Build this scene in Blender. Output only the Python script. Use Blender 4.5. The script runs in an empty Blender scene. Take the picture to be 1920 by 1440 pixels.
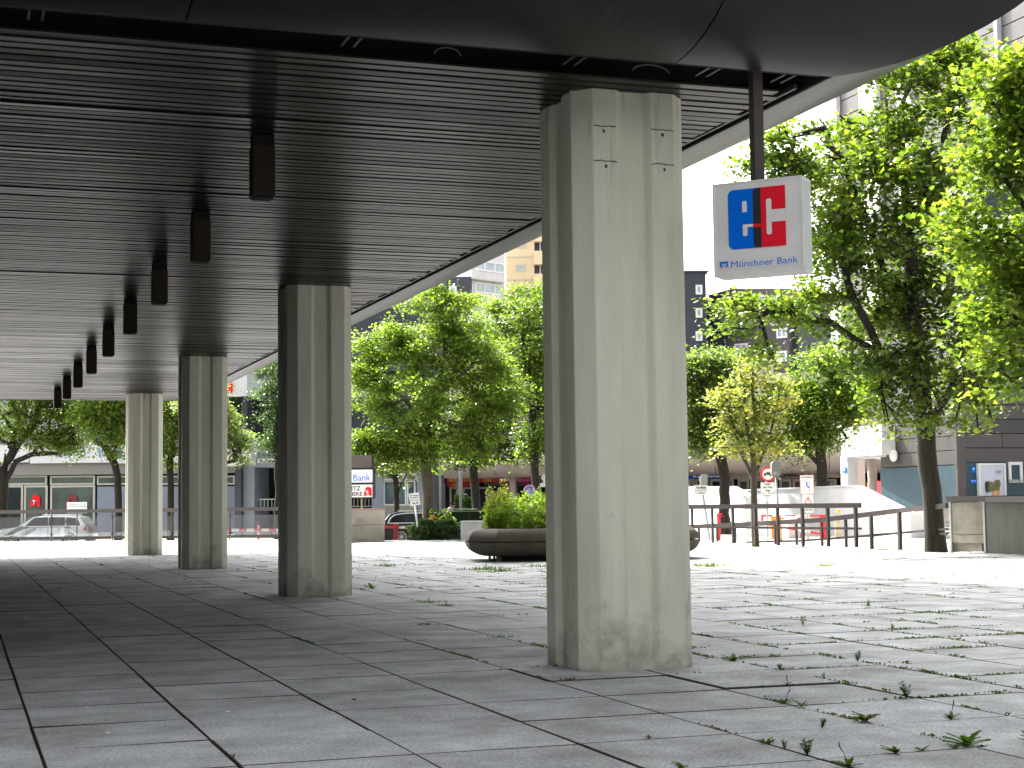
import bpy, bmesh, math, random
import numpy as np
from mathutils import Vector, Matrix
sc = bpy.context.scene
C = sc.collection
rad = math.radians

# ---------------------------------------------------------------- camera, world, sun, exposure
EYE = 1.3
FOCAL = 3000.6                      # focal length in photo pixels (photo 1920 wide)
YAW, PITCH, ROLL = 0.333755304, 0.0749892989, -0.012121589
_f = np.array([math.sin(YAW)*math.cos(PITCH), math.cos(YAW)*math.cos(PITCH), math.sin(PITCH)])
_r0 = np.array([math.cos(YAW), -math.sin(YAW), 0.0]); _u0 = np.cross(_r0, _f)
_c, _s = math.cos(ROLL), math.sin(ROLL)
_r = _c*_r0 + _s*_u0; _u = -_s*_r0 + _c*_u0
cd = bpy.data.cameras.new('camera'); cam = bpy.data.objects.new('camera', cd); C.objects.link(cam)
cam.matrix_world = Matrix(((_r[0], _u[0], -_f[0], 0), (_r[1], _u[1], -_f[1], 0), (_r[2], _u[2], -_f[2], EYE), (0, 0, 0, 1)))
cd.sensor_width = 36; cd.lens = FOCAL/1920*36; cd.clip_start = 0.1; cd.clip_end = 3000
sc.camera = cam

SUN_EL = rad(48); SUN_DX, SUN_DY = 0.28, -0.96      # horizontal direction in which the light travels
w = bpy.data.worlds.new('World'); sc.world = w; w.use_nodes = True
nt = w.node_tree; nt.nodes.clear()
wo = nt.nodes.new('ShaderNodeOutputWorld'); bg = nt.nodes.new('ShaderNodeBackground'); sky = nt.nodes.new('ShaderNodeTexSky')
sky.sky_type = 'NISHITA'; sky.sun_disc = False; sky.sun_elevation = SUN_EL
sky.sun_rotation = math.atan2(-SUN_DX, -SUN_DY); sky.dust_density = 4.0; sky.air_density = 1.0; sky.ozone_density = 1.0
bw_ = nt.nodes.new('ShaderNodeRGBToBW'); hz = nt.nodes.new('ShaderNodeMix'); hz.data_type = 'RGBA'; hz.inputs[0].default_value = 0.88   # thin white summer haze over the blue
wm = nt.nodes.new('ShaderNodeMix'); wm.data_type = 'RGBA'; wm.blend_type = 'MULTIPLY'; wm.inputs[0].default_value = 1; wm.inputs[7].default_value = (1.5, 1.5, 1.47, 1)
nt.links.new(sky.outputs[0], bw_.inputs[0]); nt.links.new(bw_.outputs[0], wm.inputs[6]); nt.links.new(sky.outputs[0], hz.inputs[6]); nt.links.new(wm.outputs[2], hz.inputs[7])
nt.links.new(hz.outputs[2], bg.inputs[0]); nt.links.new(bg.outputs[0], wo.inputs[0]); bg.inputs[1].default_value = 0.15
sl = bpy.data.lights.new('sun', 'SUN'); sl.energy = 3.0; sl.angle = rad(0.5); sl.color = (1, 0.95, 0.86)
sun = bpy.data.objects.new('sun', sl); C.objects.link(sun)
L = Vector((SUN_DX*math.cos(SUN_EL), SUN_DY*math.cos(SUN_EL), -math.sin(SUN_EL))).normalized()
sun.rotation_euler = L.to_track_quat('-Z', 'Y').to_euler(); sun.location = (0, 60, 60)
sc.view_settings.view_transform = 'Standard'; sc.view_settings.look = 'None'
sc.view_settings.exposure = 2.32; sc.view_settings.gamma = 1; sc.view_settings.use_curve_mapping = False
sc.cycles.max_bounces = 8; sc.cycles.diffuse_bounces = 4; sc.cycles.transparent_max_bounces = 16
sc.cycles.sample_clamp_indirect = 6

# ---------------------------------------------------------------- surveying helpers (photo bearings -> metric positions)
def ray(x, y): return (x-960)/FOCAL*_r - (y-720)/FOCAL*_u + _f
def at(x, y, D):
    d = ray(x, y); return Vector((0, 0, EYE)) + Vector(d*D)
def hor(x):                                                   # height of the horizon at a bearing
    a = ray(x, 0)[2]; b = ray(x, 1440)[2]; return 1440*a/(a-b)
def gnd(x, D, z=0.0):
    v = at(x, hor(x), D); v.z = z; return v
def ongnd(x, y, z=0.0):
    d = ray(x, y); return Vector((0, 0, EYE)) + Vector(d*((z-EYE)/d[2]))
def onY(x, y, Y):
    d = ray(x, y); return Vector((0, 0, EYE)) + Vector(d*(Y/d[1]))
def bearing(p):
    d = np.array(p) - np.array([0, 0, EYE]); return 960 + FOCAL*(d@_r)/(d@_f)
def depth(p): return float((np.array(p) - np.array([0, 0, EYE]))@_f)

# ---------------------------------------------------------------- materials
MATS = {}
def nodes(m): return m.node_tree.nodes, m.node_tree.links
def mat(name, col, rough=0.7, metal=0.0, var=0.12, scale=3.0, bump=0.0, bscale=60.0, stretch=(1, 1, 1), spec=0.5, stain=0.0, scol=None, sscale=0.8, emit=0.0, speck=0.0):
    if name in MATS: return MATS[name]
    m = bpy.data.materials.new(name); m.use_nodes = True; MATS[name] = m
    n, l = nodes(m); b = n['Principled BSDF']
    b.inputs['Roughness'].default_value = rough; b.inputs['Metallic'].default_value = metal
    b.inputs['Specular IOR Level'].default_value = spec
    geo = n.new('ShaderNodeNewGeometry'); mp = n.new('ShaderNodeMapping'); mp.inputs['Scale'].default_value = stretch
    l.new(geo.outputs['Position'], mp.inputs[0])
    t = n.new('ShaderNodeTexNoise'); t.inputs['Scale'].default_value = scale; t.inputs['Detail'].default_value = 6; t.inputs['Roughness'].default_value = 0.6
    l.new(mp.outputs[0], t.inputs['Vector'])
    mr = n.new('ShaderNodeMapRange'); mr.inputs[1].default_value = 0.3; mr.inputs[2].default_value = 0.7
    mr.inputs[3].default_value = 1-var; mr.inputs[4].default_value = 1+var; l.new(t.outputs[0], mr.inputs[0])
    mul = n.new('ShaderNodeMix'); mul.data_type = 'RGBA'; mul.blend_type = 'MULTIPLY'; mul.inputs[0].default_value = 1
    mul.inputs[6].default_value = (*col, 1); l.new(mr.outputs[0], mul.inputs[7])
    out = mul.outputs[2]
    if speck:
        t3 = n.new('ShaderNodeTexNoise'); t3.inputs['Scale'].default_value = 48; t3.inputs['Detail'].default_value = 5; t3.inputs['Roughness'].default_value = 0.8
        l.new(geo.outputs['Position'], t3.inputs['Vector'])
        r3 = n.new('ShaderNodeMapRange'); r3.inputs[1].default_value = 0.3; r3.inputs[2].default_value = 0.7
        r3.inputs[3].default_value = 1-speck; r3.inputs[4].default_value = 1+speck; l.new(t3.outputs[0], r3.inputs[0])
        m3 = n.new('ShaderNodeMix'); m3.data_type = 'RGBA'; m3.blend_type = 'MULTIPLY'; m3.inputs[0].default_value = 1
        l.new(out, m3.inputs[6]); l.new(r3.outputs[0], m3.inputs[7]); out = m3.outputs[2]
    if stain:
        t2 = n.new('ShaderNodeTexNoise'); t2.inputs['Scale'].default_value = sscale; t2.inputs['Detail'].default_value = 8; t2.inputs['Roughness'].default_value = 0.65
        l.new(mp.outputs[0], t2.inputs['Vector'])
        r2 = n.new('ShaderNodeMapRange'); r2.inputs[1].default_value = 0.48; r2.inputs[2].default_value = 0.74; r2.inputs[4].default_value = stain
        l.new(t2.outputs[0], r2.inputs[0])
        mx = n.new('ShaderNodeMix'); mx.data_type = 'RGBA'; l.new(r2.outputs[0], mx.inputs[0]); l.new(out, mx.inputs[6])
        mx.inputs[7].default_value = (*(scol or tuple(c*0.45 for c in col)), 1); out = mx.outputs[2]
    l.new(out, b.inputs['Base Color'])
    if bump:
        tb = n.new('ShaderNodeTexNoise'); tb.inputs['Scale'].default_value = bscale; tb.inputs['Detail'].default_value = 4
        l.new(mp.outputs[0], tb.inputs['Vector'])
        bp = n.new('ShaderNodeBump'); bp.inputs['Strength'].default_value = bump; bp.inputs['Distance'].default_value = 0.01
        l.new(tb.outputs[0], bp.inputs['Height']); l.new(bp.outputs[0], b.inputs['Normal'])
    if emit:
        b.inputs['Emission Color'].default_value = (*col, 1); b.inputs['Emission Strength'].default_value = emit
    return m

def slab_material():
    m = mat('paving_concrete', (0.385, 0.39, 0.395), 0.9, var=0.26, scale=2.2, speck=0.62, spec=0.25, stain=0.85, sscale=0.8, scol=(0.17, 0.165, 0.155), bump=0.5, bscale=140)
    n, l = nodes(m); b = n['Principled BSDF']
    src = b.inputs['Base Color'].links[0].from_socket
    geo = n.new('ShaderNodeNewGeometry')
    sub = n.new('ShaderNodeVectorMath'); sub.operation = 'SUBTRACT'; sub.inputs[1].default_value = (0.44, 8.21, 0)
    dv = n.new('ShaderNodeVectorMath'); dv.operation = 'DIVIDE'; dv.inputs[1].default_value = (0.923, 0.97, 100)
    fl = n.new('ShaderNodeVectorMath'); fl.operation = 'FLOOR'
    l.new(geo.outputs['Position'], sub.inputs[0]); l.new(sub.outputs[0], dv.inputs[0]); l.new(dv.outputs[0], fl.inputs[0])
    wn = n.new('ShaderNodeTexWhiteNoise'); l.new(fl.outputs[0], wn.inputs['Vector'])
    mr = n.new('ShaderNodeMapRange'); mr.inputs[3].default_value = 0.92; mr.inputs[4].default_value = 1.08; l.new(wn.outputs['Value'], mr.inputs[0])
    mx = n.new('ShaderNodeMix'); mx.data_type = 'RGBA'; mx.blend_type = 'MULTIPLY'; mx.inputs[0].default_value = 1
    l.new(src, mx.inputs[6]); l.new(mr.outputs[0], mx.inputs[7]); l.new(mx.outputs[2], b.inputs['Base Color'])
    return m

def weathered_column(m):
    n, l = nodes(m); b = n['Principled BSDF']; src = b.inputs['Base Color'].links[0].from_socket
    geo = n.new('ShaderNodeNewGeometry'); sp = n.new('ShaderNodeSeparateXYZ'); l.new(geo.outputs['Position'], sp.inputs[0])
    def layer(src, zlo, zhi, vlo, vhi, scale, st, lo, hi, col, amt):
        mp = n.new('ShaderNodeMapping'); mp.inputs['Scale'].default_value = st; l.new(geo.outputs['Position'], mp.inputs[0])
        t = n.new('ShaderNodeTexNoise'); t.inputs['Scale'].default_value = scale; t.inputs['Detail'].default_value = 7; t.inputs['Roughness'].default_value = 0.68; l.new(mp.outputs[0], t.inputs['Vector'])
        g_ = n.new('ShaderNodeMapRange'); g_.inputs[1].default_value = zlo; g_.inputs[2].default_value = zhi; g_.inputs[3].default_value = vlo; g_.inputs[4].default_value = vhi; l.new(sp.outputs[2], g_.inputs[0])
        ad = n.new('ShaderNodeMath'); ad.operation = 'ADD'; l.new(t.outputs[0], ad.inputs[0]); l.new(g_.outputs[0], ad.inputs[1])
        r_ = n.new('ShaderNodeMapRange'); r_.inputs[1].default_value = lo; r_.inputs[2].default_value = hi; r_.inputs[4].default_value = amt; l.new(ad.outputs[0], r_.inputs[0])
        mx = n.new('ShaderNodeMix'); mx.data_type = 'RGBA'; l.new(r_.outputs[0], mx.inputs[0]); l.new(src, mx.inputs[6]); mx.inputs[7].default_value = (*col, 1); return mx.outputs[2]
    src = layer(src, 0.0, 0.75, 0.16, -0.12, 3.0, (1, 1, .8), .52, .72, (0.15, 0.15, 0.13), .6)      # splash dirt near the foot
    src = layer(src, 0.0, 0.35, 0.10, -0.3, 6.0, (1, 1, 1), .56, .62, (0.42, 0.40, 0.33), .7)          # pale patches of efflorescence
    src = layer(src, 3.2, 4.5, -0.1, 0.07, 2.2, (2.5, 2.5, .22), .6, .72, (0.12, 0.115, 0.1), .5)      # water runs from the ceiling
    src = layer(src, 0.0, 4.5, 0.0, 0.0, 16, (1, 1, 1), .70, .74, (0.12, 0.115, 0.1), .7)               # air holes
    l.new(src, b.inputs['Base Color'])

def leaf_material(name, cols, trans, gloss=0.5):
    m = bpy.data.materials.new(name); m.use_nodes = True; n, l = nodes(m); n.clear()
    o = n.new('ShaderNodeOutputMaterial'); at_ = n.new('ShaderNodeAttribute'); at_.attribute_name = 'leaf_tone'
    cr = n.new('ShaderNodeValToRGB'); cr.color_ramp.elements[0].color = (*cols[0], 1); cr.color_ramp.elements[1].color = (*cols[-1], 1)
    for i, c in enumerate(cols[1:-1]):
        e = cr.color_ramp.elements.new((i+1)/(len(cols)-1)); e.color = (*c, 1)
    l.new(at_.outputs['Fac'], cr.inputs[0])
    d = n.new('ShaderNodeBsdfPrincipled'); d.inputs['Roughness'].default_value = 0.36; d.inputs['Specular IOR Level'].default_value = gloss
    l.new(cr.outputs[0], d.inputs['Base Color'])
    t = n.new('ShaderNodeBsdfTranslucent')
    mu = n.new('ShaderNodeMix'); mu.data_type = 'RGBA'; mu.blend_type = 'MULTIPLY'; mu.inputs[0].default_value = 1
    l.new(cr.outputs[0], mu.inputs[6]); mu.inputs[7].default_value = (*trans, 1); l.new(mu.outputs[2], t.inputs[0])
    mx = n.new('ShaderNodeMixShader'); mx.inputs[0].default_value = 0.58
    l.new(d.outputs[0], mx.inputs[1]); l.new(t.outputs[0], mx.inputs[2]); l.new(mx.outputs[0], o.inputs[0])
    return m

def glass_material(name, tint, refl=0.12, opacity=0.0, rough=0.0, ior=1.5):
    m = bpy.data.materials.new(name); m.use_nodes = True; n, l = nodes(m); n.clear()
    o = n.new('ShaderNodeOutputMaterial'); tr = n.new('ShaderNodeBsdfTransparent'); tr.inputs[0].default_value = (*tint, 1)
    g = n.new('ShaderNodeBsdfGlossy'); g.inputs['Roughness'].default_value = rough
    fr = n.new('ShaderNodeFresnel'); fr.inputs[0].default_value = ior
    ad = n.new('ShaderNodeMath'); ad.operation = 'ADD'; ad.inputs[1].default_value = refl; ad.use_clamp = True
    l.new(fr.outputs[0], ad.inputs[0]); mx = n.new('ShaderNodeMixShader')
    l.new(ad.outputs[0], mx.inputs[0]); l.new(tr.outputs[0], mx.inputs[1]); l.new(g.outputs[0], mx.inputs[2]); l.new(mx.outputs[0], o.inputs[0])
    return m

M_slab = slab_material()
M_bed = mat('joint_soil', (0.04, 0.042, 0.024), 0.95, var=0.4, scale=6)
M_asph = mat('asphalt', (0.07, 0.07, 0.072), 0.9, var=0.15, scale=1.5, bump=0.3)
M_fore = mat('pale_forecourt_paving', (0.36, 0.34, 0.31), 0.9, var=0.12, scale=2, stain=0.3, sscale=0.5)
M_conc = mat('column_concrete', (0.63, 0.615, 0.50), 0.8, var=0.1, scale=1.4, stretch=(2.2, 2.2, 0.35), stain=0.22, sscale=1.1, scol=(0.2, 0.195, 0.17), bump=0.35, bscale=35, speck=0.06)
weathered_column(M_conc)
M_conc2 = mat('weathered_concrete', (0.33, 0.30, 0.25), 0.9, var=0.22, scale=1.6, stain=0.9, sscale=1.3, scol=(0.16, 0.14, 0.11), bump=0.5, bscale=30, speck=0.1)
M_planter = mat('mossy_exposed_concrete', (0.062, 0.054, 0.036), 0.92, var=0.3, scale=2.5, stain=0.7, sscale=1.5, scol=(0.05, 0.05, 0.03), bump=0.8, bscale=40, speck=0.25)
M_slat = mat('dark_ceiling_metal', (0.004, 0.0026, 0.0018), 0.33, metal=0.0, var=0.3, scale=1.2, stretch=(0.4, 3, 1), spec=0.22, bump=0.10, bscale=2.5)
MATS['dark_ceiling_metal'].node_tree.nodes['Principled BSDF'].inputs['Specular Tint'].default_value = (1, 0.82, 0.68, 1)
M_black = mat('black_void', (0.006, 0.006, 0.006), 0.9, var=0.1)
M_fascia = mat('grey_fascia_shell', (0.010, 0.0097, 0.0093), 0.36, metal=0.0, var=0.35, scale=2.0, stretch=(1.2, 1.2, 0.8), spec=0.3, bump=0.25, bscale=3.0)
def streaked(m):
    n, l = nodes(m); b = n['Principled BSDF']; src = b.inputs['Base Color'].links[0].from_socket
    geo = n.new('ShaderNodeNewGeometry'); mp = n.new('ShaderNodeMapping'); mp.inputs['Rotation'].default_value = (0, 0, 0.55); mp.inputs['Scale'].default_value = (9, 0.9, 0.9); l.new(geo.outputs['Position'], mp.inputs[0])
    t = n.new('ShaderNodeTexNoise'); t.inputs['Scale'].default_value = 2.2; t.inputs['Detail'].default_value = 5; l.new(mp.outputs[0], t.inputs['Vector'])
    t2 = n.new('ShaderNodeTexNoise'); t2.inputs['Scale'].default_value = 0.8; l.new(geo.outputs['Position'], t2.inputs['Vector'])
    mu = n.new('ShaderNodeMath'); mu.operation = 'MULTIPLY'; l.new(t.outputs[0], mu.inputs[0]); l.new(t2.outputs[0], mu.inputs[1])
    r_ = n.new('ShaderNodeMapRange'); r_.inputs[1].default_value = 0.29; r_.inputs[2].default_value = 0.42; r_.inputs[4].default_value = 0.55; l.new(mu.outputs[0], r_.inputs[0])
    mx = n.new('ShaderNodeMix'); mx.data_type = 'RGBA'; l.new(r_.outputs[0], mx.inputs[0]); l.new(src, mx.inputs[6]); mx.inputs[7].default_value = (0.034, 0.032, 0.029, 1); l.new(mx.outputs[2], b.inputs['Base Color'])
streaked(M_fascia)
M_lamp = mat('brown_lamp_metal', (0.028, 0.018, 0.010), 0.5, var=0.05, spec=0.3)
M_brown = mat('brown_painted_steel', (0.055, 0.042, 0.038), 0.5, var=0.1, spec=0.4)
M_steel = mat('galvanised_steel', (0.33, 0.36, 0.35), 0.45, metal=0.6, var=0.1)
M_white = mat('white_render', (0.62, 0.62, 0.64), 0.8, var=0.07, scale=1.5, stain=0.35, scol=(0.5, 0.5, 0.5))
M_signw = mat('white_sign_sheet', (0.75, 0.75, 0.74), 0.5, var=0.02)
M_signbox = mat('yellowed_acrylic_box', (0.80, 0.79, 0.75), 0.45, var=0.05, scale=4, stain=0.15, sscale=3, scol=(0.5, 0.48, 0.42))
M_signside = mat('translucent_sign_side', (0.62, 0.68, 0.62), 0.35, var=0.05)
M_blue = mat('logo_blue', (0.0, 0.16, 0.78), 0.5, var=0.02, spec=0.1)
M_red = mat('logo_red', (0.88, 0.015, 0.035), 0.5, var=0.02, spec=0.1)
M_ink = mat('black_lettering', (0.015, 0.015, 0.018), 0.5, var=0.02)
M_navy = mat('logo_black', (0.02, 0.022, 0.028), 0.4, var=0.02)
M_bark = mat('bark', (0.030, 0.025, 0.019), 0.95, var=0.45, scale=6, stretch=(3, 3, 0.7), bump=1.0, bscale=18)
M_bark2 = mat('pale_bark', (0.09, 0.075, 0.055), 0.95, var=0.35, scale=6, stretch=(3, 3, 0.7), bump=1.0, bscale=18)
M_pink = mat('pinkish_render', (0.50, 0.42, 0.38), 0.7, var=0.05, scale=1)
M_slate = mat('slate_panel', (0.072, 0.063, 0.064), 0.6, var=0.12, scale=1.2)
M_slate2 = mat('dark_blue_slate', (0.030, 0.035, 0.048), 0.6, var=0.12, scale=1.2)
M_teal = mat('teal_plinth_tile', (0.024, 0.062, 0.085), 0.55, var=0.18, scale=1.5, stretch=(2, 2, 0.6))
M_bluegrey = mat('blue_grey_render', (0.22, 0.25, 0.31), 0.8, var=0.05)
M_grey = mat('grey_soffit', (0.23, 0.225, 0.21), 0.8, var=0.05)
M_dglass = mat('dark_window_glass', (0.012, 0.018, 0.019), 0.06, var=0.3, scale=0.6, spec=0.5)
M_cglass = mat('car_glass', (0.008, 0.011, 0.011), 0.08, var=0.1, spec=0.2)
M_gglass = mat('greenish_window_glass', (0.05, 0.075, 0.06), 0.08, var=0.5, scale=0.7, spec=0.9)
M_wglass = mat('pale_window_glass', (0.30, 0.37, 0.42), 0.15, var=0.3, scale=0.5, spec=0.8)
M_frame = mat('white_window_frame', (0.68, 0.68, 0.67), 0.5, var=0.03)
M_beige = mat('beige_frame', (0.45, 0.43, 0.38), 0.6, var=0.05)
M_yellow = mat('yellow_render', (0.66, 0.53, 0.34), 0.85, var=0.03)
M_shopred = mat('red_shop_fascia', (0.55, 0.02, 0.025), 0.5, var=0.05)
M_magenta = mat('magenta_shop_fascia', (0.5, 0.02, 0.10), 0.5, var=0.08)
M_gold = mat('gold_lettering', (0.85, 0.5, 0.05), 0.5, var=0.02)
M_orange = mat('orange_paint', (0.85, 0.25, 0.02), 0.5, var=0.05)
M_redp = mat('red_barrier_paint', (0.42, 0.02, 0.035), 0.5, var=0.08)
M_rb = mat('bright_red_paint', (0.6, 0.02, 0.03), 0.5, var=0.05)
M_carb = mat('black_car_paint', (0.010, 0.009, 0.013), 0.2, var=0.02, spec=0.4)
M_cars = mat('silver_car_paint', (0.55, 0.56, 0.58), 0.22, metal=0.7, var=0.02)
M_tyre = mat('tyre_rubber', (0.015, 0.015, 0.015), 0.85, var=0.1)
M_rim = mat('alloy_rim', (0.6, 0.6, 0.6), 0.3, metal=0.8, var=0.02)
M_chrome = mat('chrome_trim', (0.75, 0.75, 0.76), 0.2, metal=1.0, var=0.02)
M_skin = mat('skin', (0.55, 0.33, 0.24), 0.6, var=0.05)
M_hair = mat('dark_hair', (0.02, 0.015, 0.012), 0.6, var=0.1)
M_cloth = mat('white_shirt', (0.75, 0.75, 0.76), 0.8, var=0.03)
M_trou = mat('pale_trousers', (0.4, 0.36, 0.3), 0.8, var=0.05)
M_glassrail = glass_material('rail_glass', (0.74, 0.78, 0.75), 0.10)
G_tree = [(0.028, 0.05, 0.012), (0.055, 0.09, 0.018), (0.095, 0.135, 0.026), (0.16, 0.185, 0.035)]
M_leaf = leaf_material('maple_leaf', G_tree, (2.2, 2.35, 0.8))
M_leafb = leaf_material('bright_maple_leaf', [(0.05, 0.085, 0.014), (0.085, 0.13, 0.022), (0.135, 0.185, 0.032), (0.19, 0.225, 0.04)], (2.0, 2.2, 0.8))
M_leafy = leaf_material('yellowing_leaf', [(0.08, 0.11, 0.025), (0.12, 0.155, 0.04), (0.17, 0.185, 0.055), (0.25, 0.2, 0.07)], (2.2, 2.2, 1.0))
M_leafd = leaf_material('dark_leaf', [(0.016, 0.034, 0.012), (0.026, 0.05, 0.018), (0.04, 0.07, 0.022), (0.065, 0.1, 0.03)], (2.0, 2.2, 0.8))
M_leafp = leaf_material('pale_leaf', [(0.05, 0.09, 0.02), (0.09, 0.14, 0.035), (0.14, 0.19, 0.06), (0.2, 0.25, 0.09)], (2.0, 2.0, 1.0))
M_weed = leaf_material('weed_leaf', [(0.03, 0.07, 0.01), (0.05, 0.11, 0.015), (0.09, 0.12, 0.02), (0.16, 0.08, 0.03)], (1.6, 1.8, 0.8))

# ---------------------------------------------------------------- object helpers
def tag(o, label=None, cat=None, group=None, kind=None):
    if label: o['label'] = label
    if cat: o['category'] = cat
    if group: o['group'] = group
    if kind: o['kind'] = kind
    return o
def empty(name, loc=(0, 0, 0), label=None, cat=None, group=None, rz=0.0):
    o = bpy.data.objects.new(name, None); C.objects.link(o); o.location = loc; o.rotation_euler = (0, 0, rz); o.empty_display_size = 0.2
    return tag(o, label, cat, group)
class MB:
    """collects shapes, links them as one mesh object"""
    def __init__(s): s.v = []; s.f = []; s.m = []; s.mats = []; s.sm = []
    def mi(s, m):
        if m not in s.mats: s.mats.append(m)
        return s.mats.index(m)
    def poly(s, pts, faces, m, smooth=False):
        o = len(s.v); s.v += [tuple(p) for p in pts]; k = s.mi(m)
        for f in faces: s.f.append([i+o for i in f]); s.m.append(k); s.sm.append(smooth)
        return s
    def box(s, a, b, m, T=None):
        x0, y0, z0 = [min(a[i], b[i]) for i in range(3)]; x1, y1, z1 = [max(a[i], b[i]) for i in range(3)]
        P = [(x0,y0,z0),(x1,y0,z0),(x1,y1,z0),(x0,y1,z0),(x0,y0,z1),(x1,y0,z1),(x1,y1,z1),(x0,y1,z1)]
        if T: P = [T(p) for p in P]
        return s.poly(P, [(0,3,2,1),(4,5,6,7),(0,1,5,4),(1,2,6,5),(2,3,7,6),(3,0,4,7)], m)
    def tube(s, pts, rs, m, n=8, cap=True, smooth=True):
        pts = [Vector(p) for p in pts]; rings = []
        for i, p in enumerate(pts):
            d = (pts[min(i+1, len(pts)-1)] - pts[max(i-1, 0)]); d = d.normalized() if d.length > 1e-9 else Vector((0, 0, 1))
            a = d.cross(Vector((0, 0, 1)) if abs(d.z) < 0.95 else Vector((1, 0, 0))).normalized(); b = d.cross(a)
            r = rs[i] if isinstance(rs, (list, tuple)) else rs
            rings += [p + (a*math.cos(2*math.pi*k/n) + b*math.sin(2*math.pi*k/n))*r for k in range(n)]
        F = []
        for i in range(len(pts)-1):
            for k in range(n): F.append((i*n+k, i*n+(k+1) % n, (i+1)*n+(k+1) % n, (i+1)*n+k))
        if cap: F += [tuple(range(n-1, -1, -1)), tuple(range((len(pts)-1)*n, len(pts)*n))]
        return s.poly(rings, F, m, smooth)
    def prism(s, outline, T0, T1, m, smooth=False):
        """outline points mapped by two functions to two end loops, closed"""
        n = len(outline); P = [T0(p) for p in outline] + [T1(p) for p in outline]
        F = [tuple(range(n-1, -1, -1)), tuple(range(n, 2*n))] + [(i, (i+1) % n, n+(i+1) % n, n+i) for i in range(n)]
        return s.poly(P, F, m, smooth)
    def mesh(s, name):
        me = bpy.data.meshes.new(name); me.from_pydata(s.v, [], s.f)
        for m in s.mats: me.materials.append(m)
        me.polygons.foreach_set('material_index', s.m); me.polygons.foreach_set('use_smooth', s.sm); me.update(); return me
    def build(s, name, parent=None, fix=True):
        me = s.mesh(name)
        if fix:
            bm = bmesh.new(); bm.from_mesh(me); bmesh.ops.recalc_face_normals(bm, faces=bm.faces); bm.to_mesh(me); bm.free()
        o = bpy.data.objects.new(name, me); C.objects.link(o)
        if parent is not None: o.parent = parent; o.matrix_parent_inverse = parent_inv(parent)
        return o
def parent_inv(p):
    return (p.matrix_basis if p.parent is None else (p.parent.matrix_basis @ p.matrix_parent_inverse @ p.matrix_basis)).inverted()
def copy_tree(o, loc=None, rz=None, label=None, par=None):
    c = o.copy(); C.objects.link(c)
    if par: c.parent = par
    for ch in list(o.children): copy_tree(ch, par=c)
    if loc is not None: c.location = loc
    if rz is not None: c.rotation_euler = (0, 0, rz)
    if label: c['label'] = label
    return c
_tc = {}
def text_shape(s, bold=0.0):
    if 'M' in s: bold = 0.0
    if (s, bold) in _tc: return _tc[(s, bold)]
    cu = bpy.data.curves.new('lettering', 'FONT'); cu.body = s; cu.resolution_u = 3; cu.offset = bold
    o = bpy.data.objects.new('lettering', cu); C.objects.link(o); bpy.context.view_layer.update()
    me = bpy.data.meshes.new_from_object(o.evaluated_get(bpy.context.evaluated_depsgraph_get()))
    v = np.array([x.co[:] for x in me.vertices]); f = [tuple(p.vertices) for p in me.polygons]
    bpy.data.objects.remove(o); bpy.data.curves.remove(cu); bpy.data.meshes.remove(me)
    mn, mx_ = v.min(0), v.max(0); v = (v-mn)/np.maximum(mx_-mn, 1e-6); _tc[(s, bold)] = (v, f); return v, f

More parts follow.
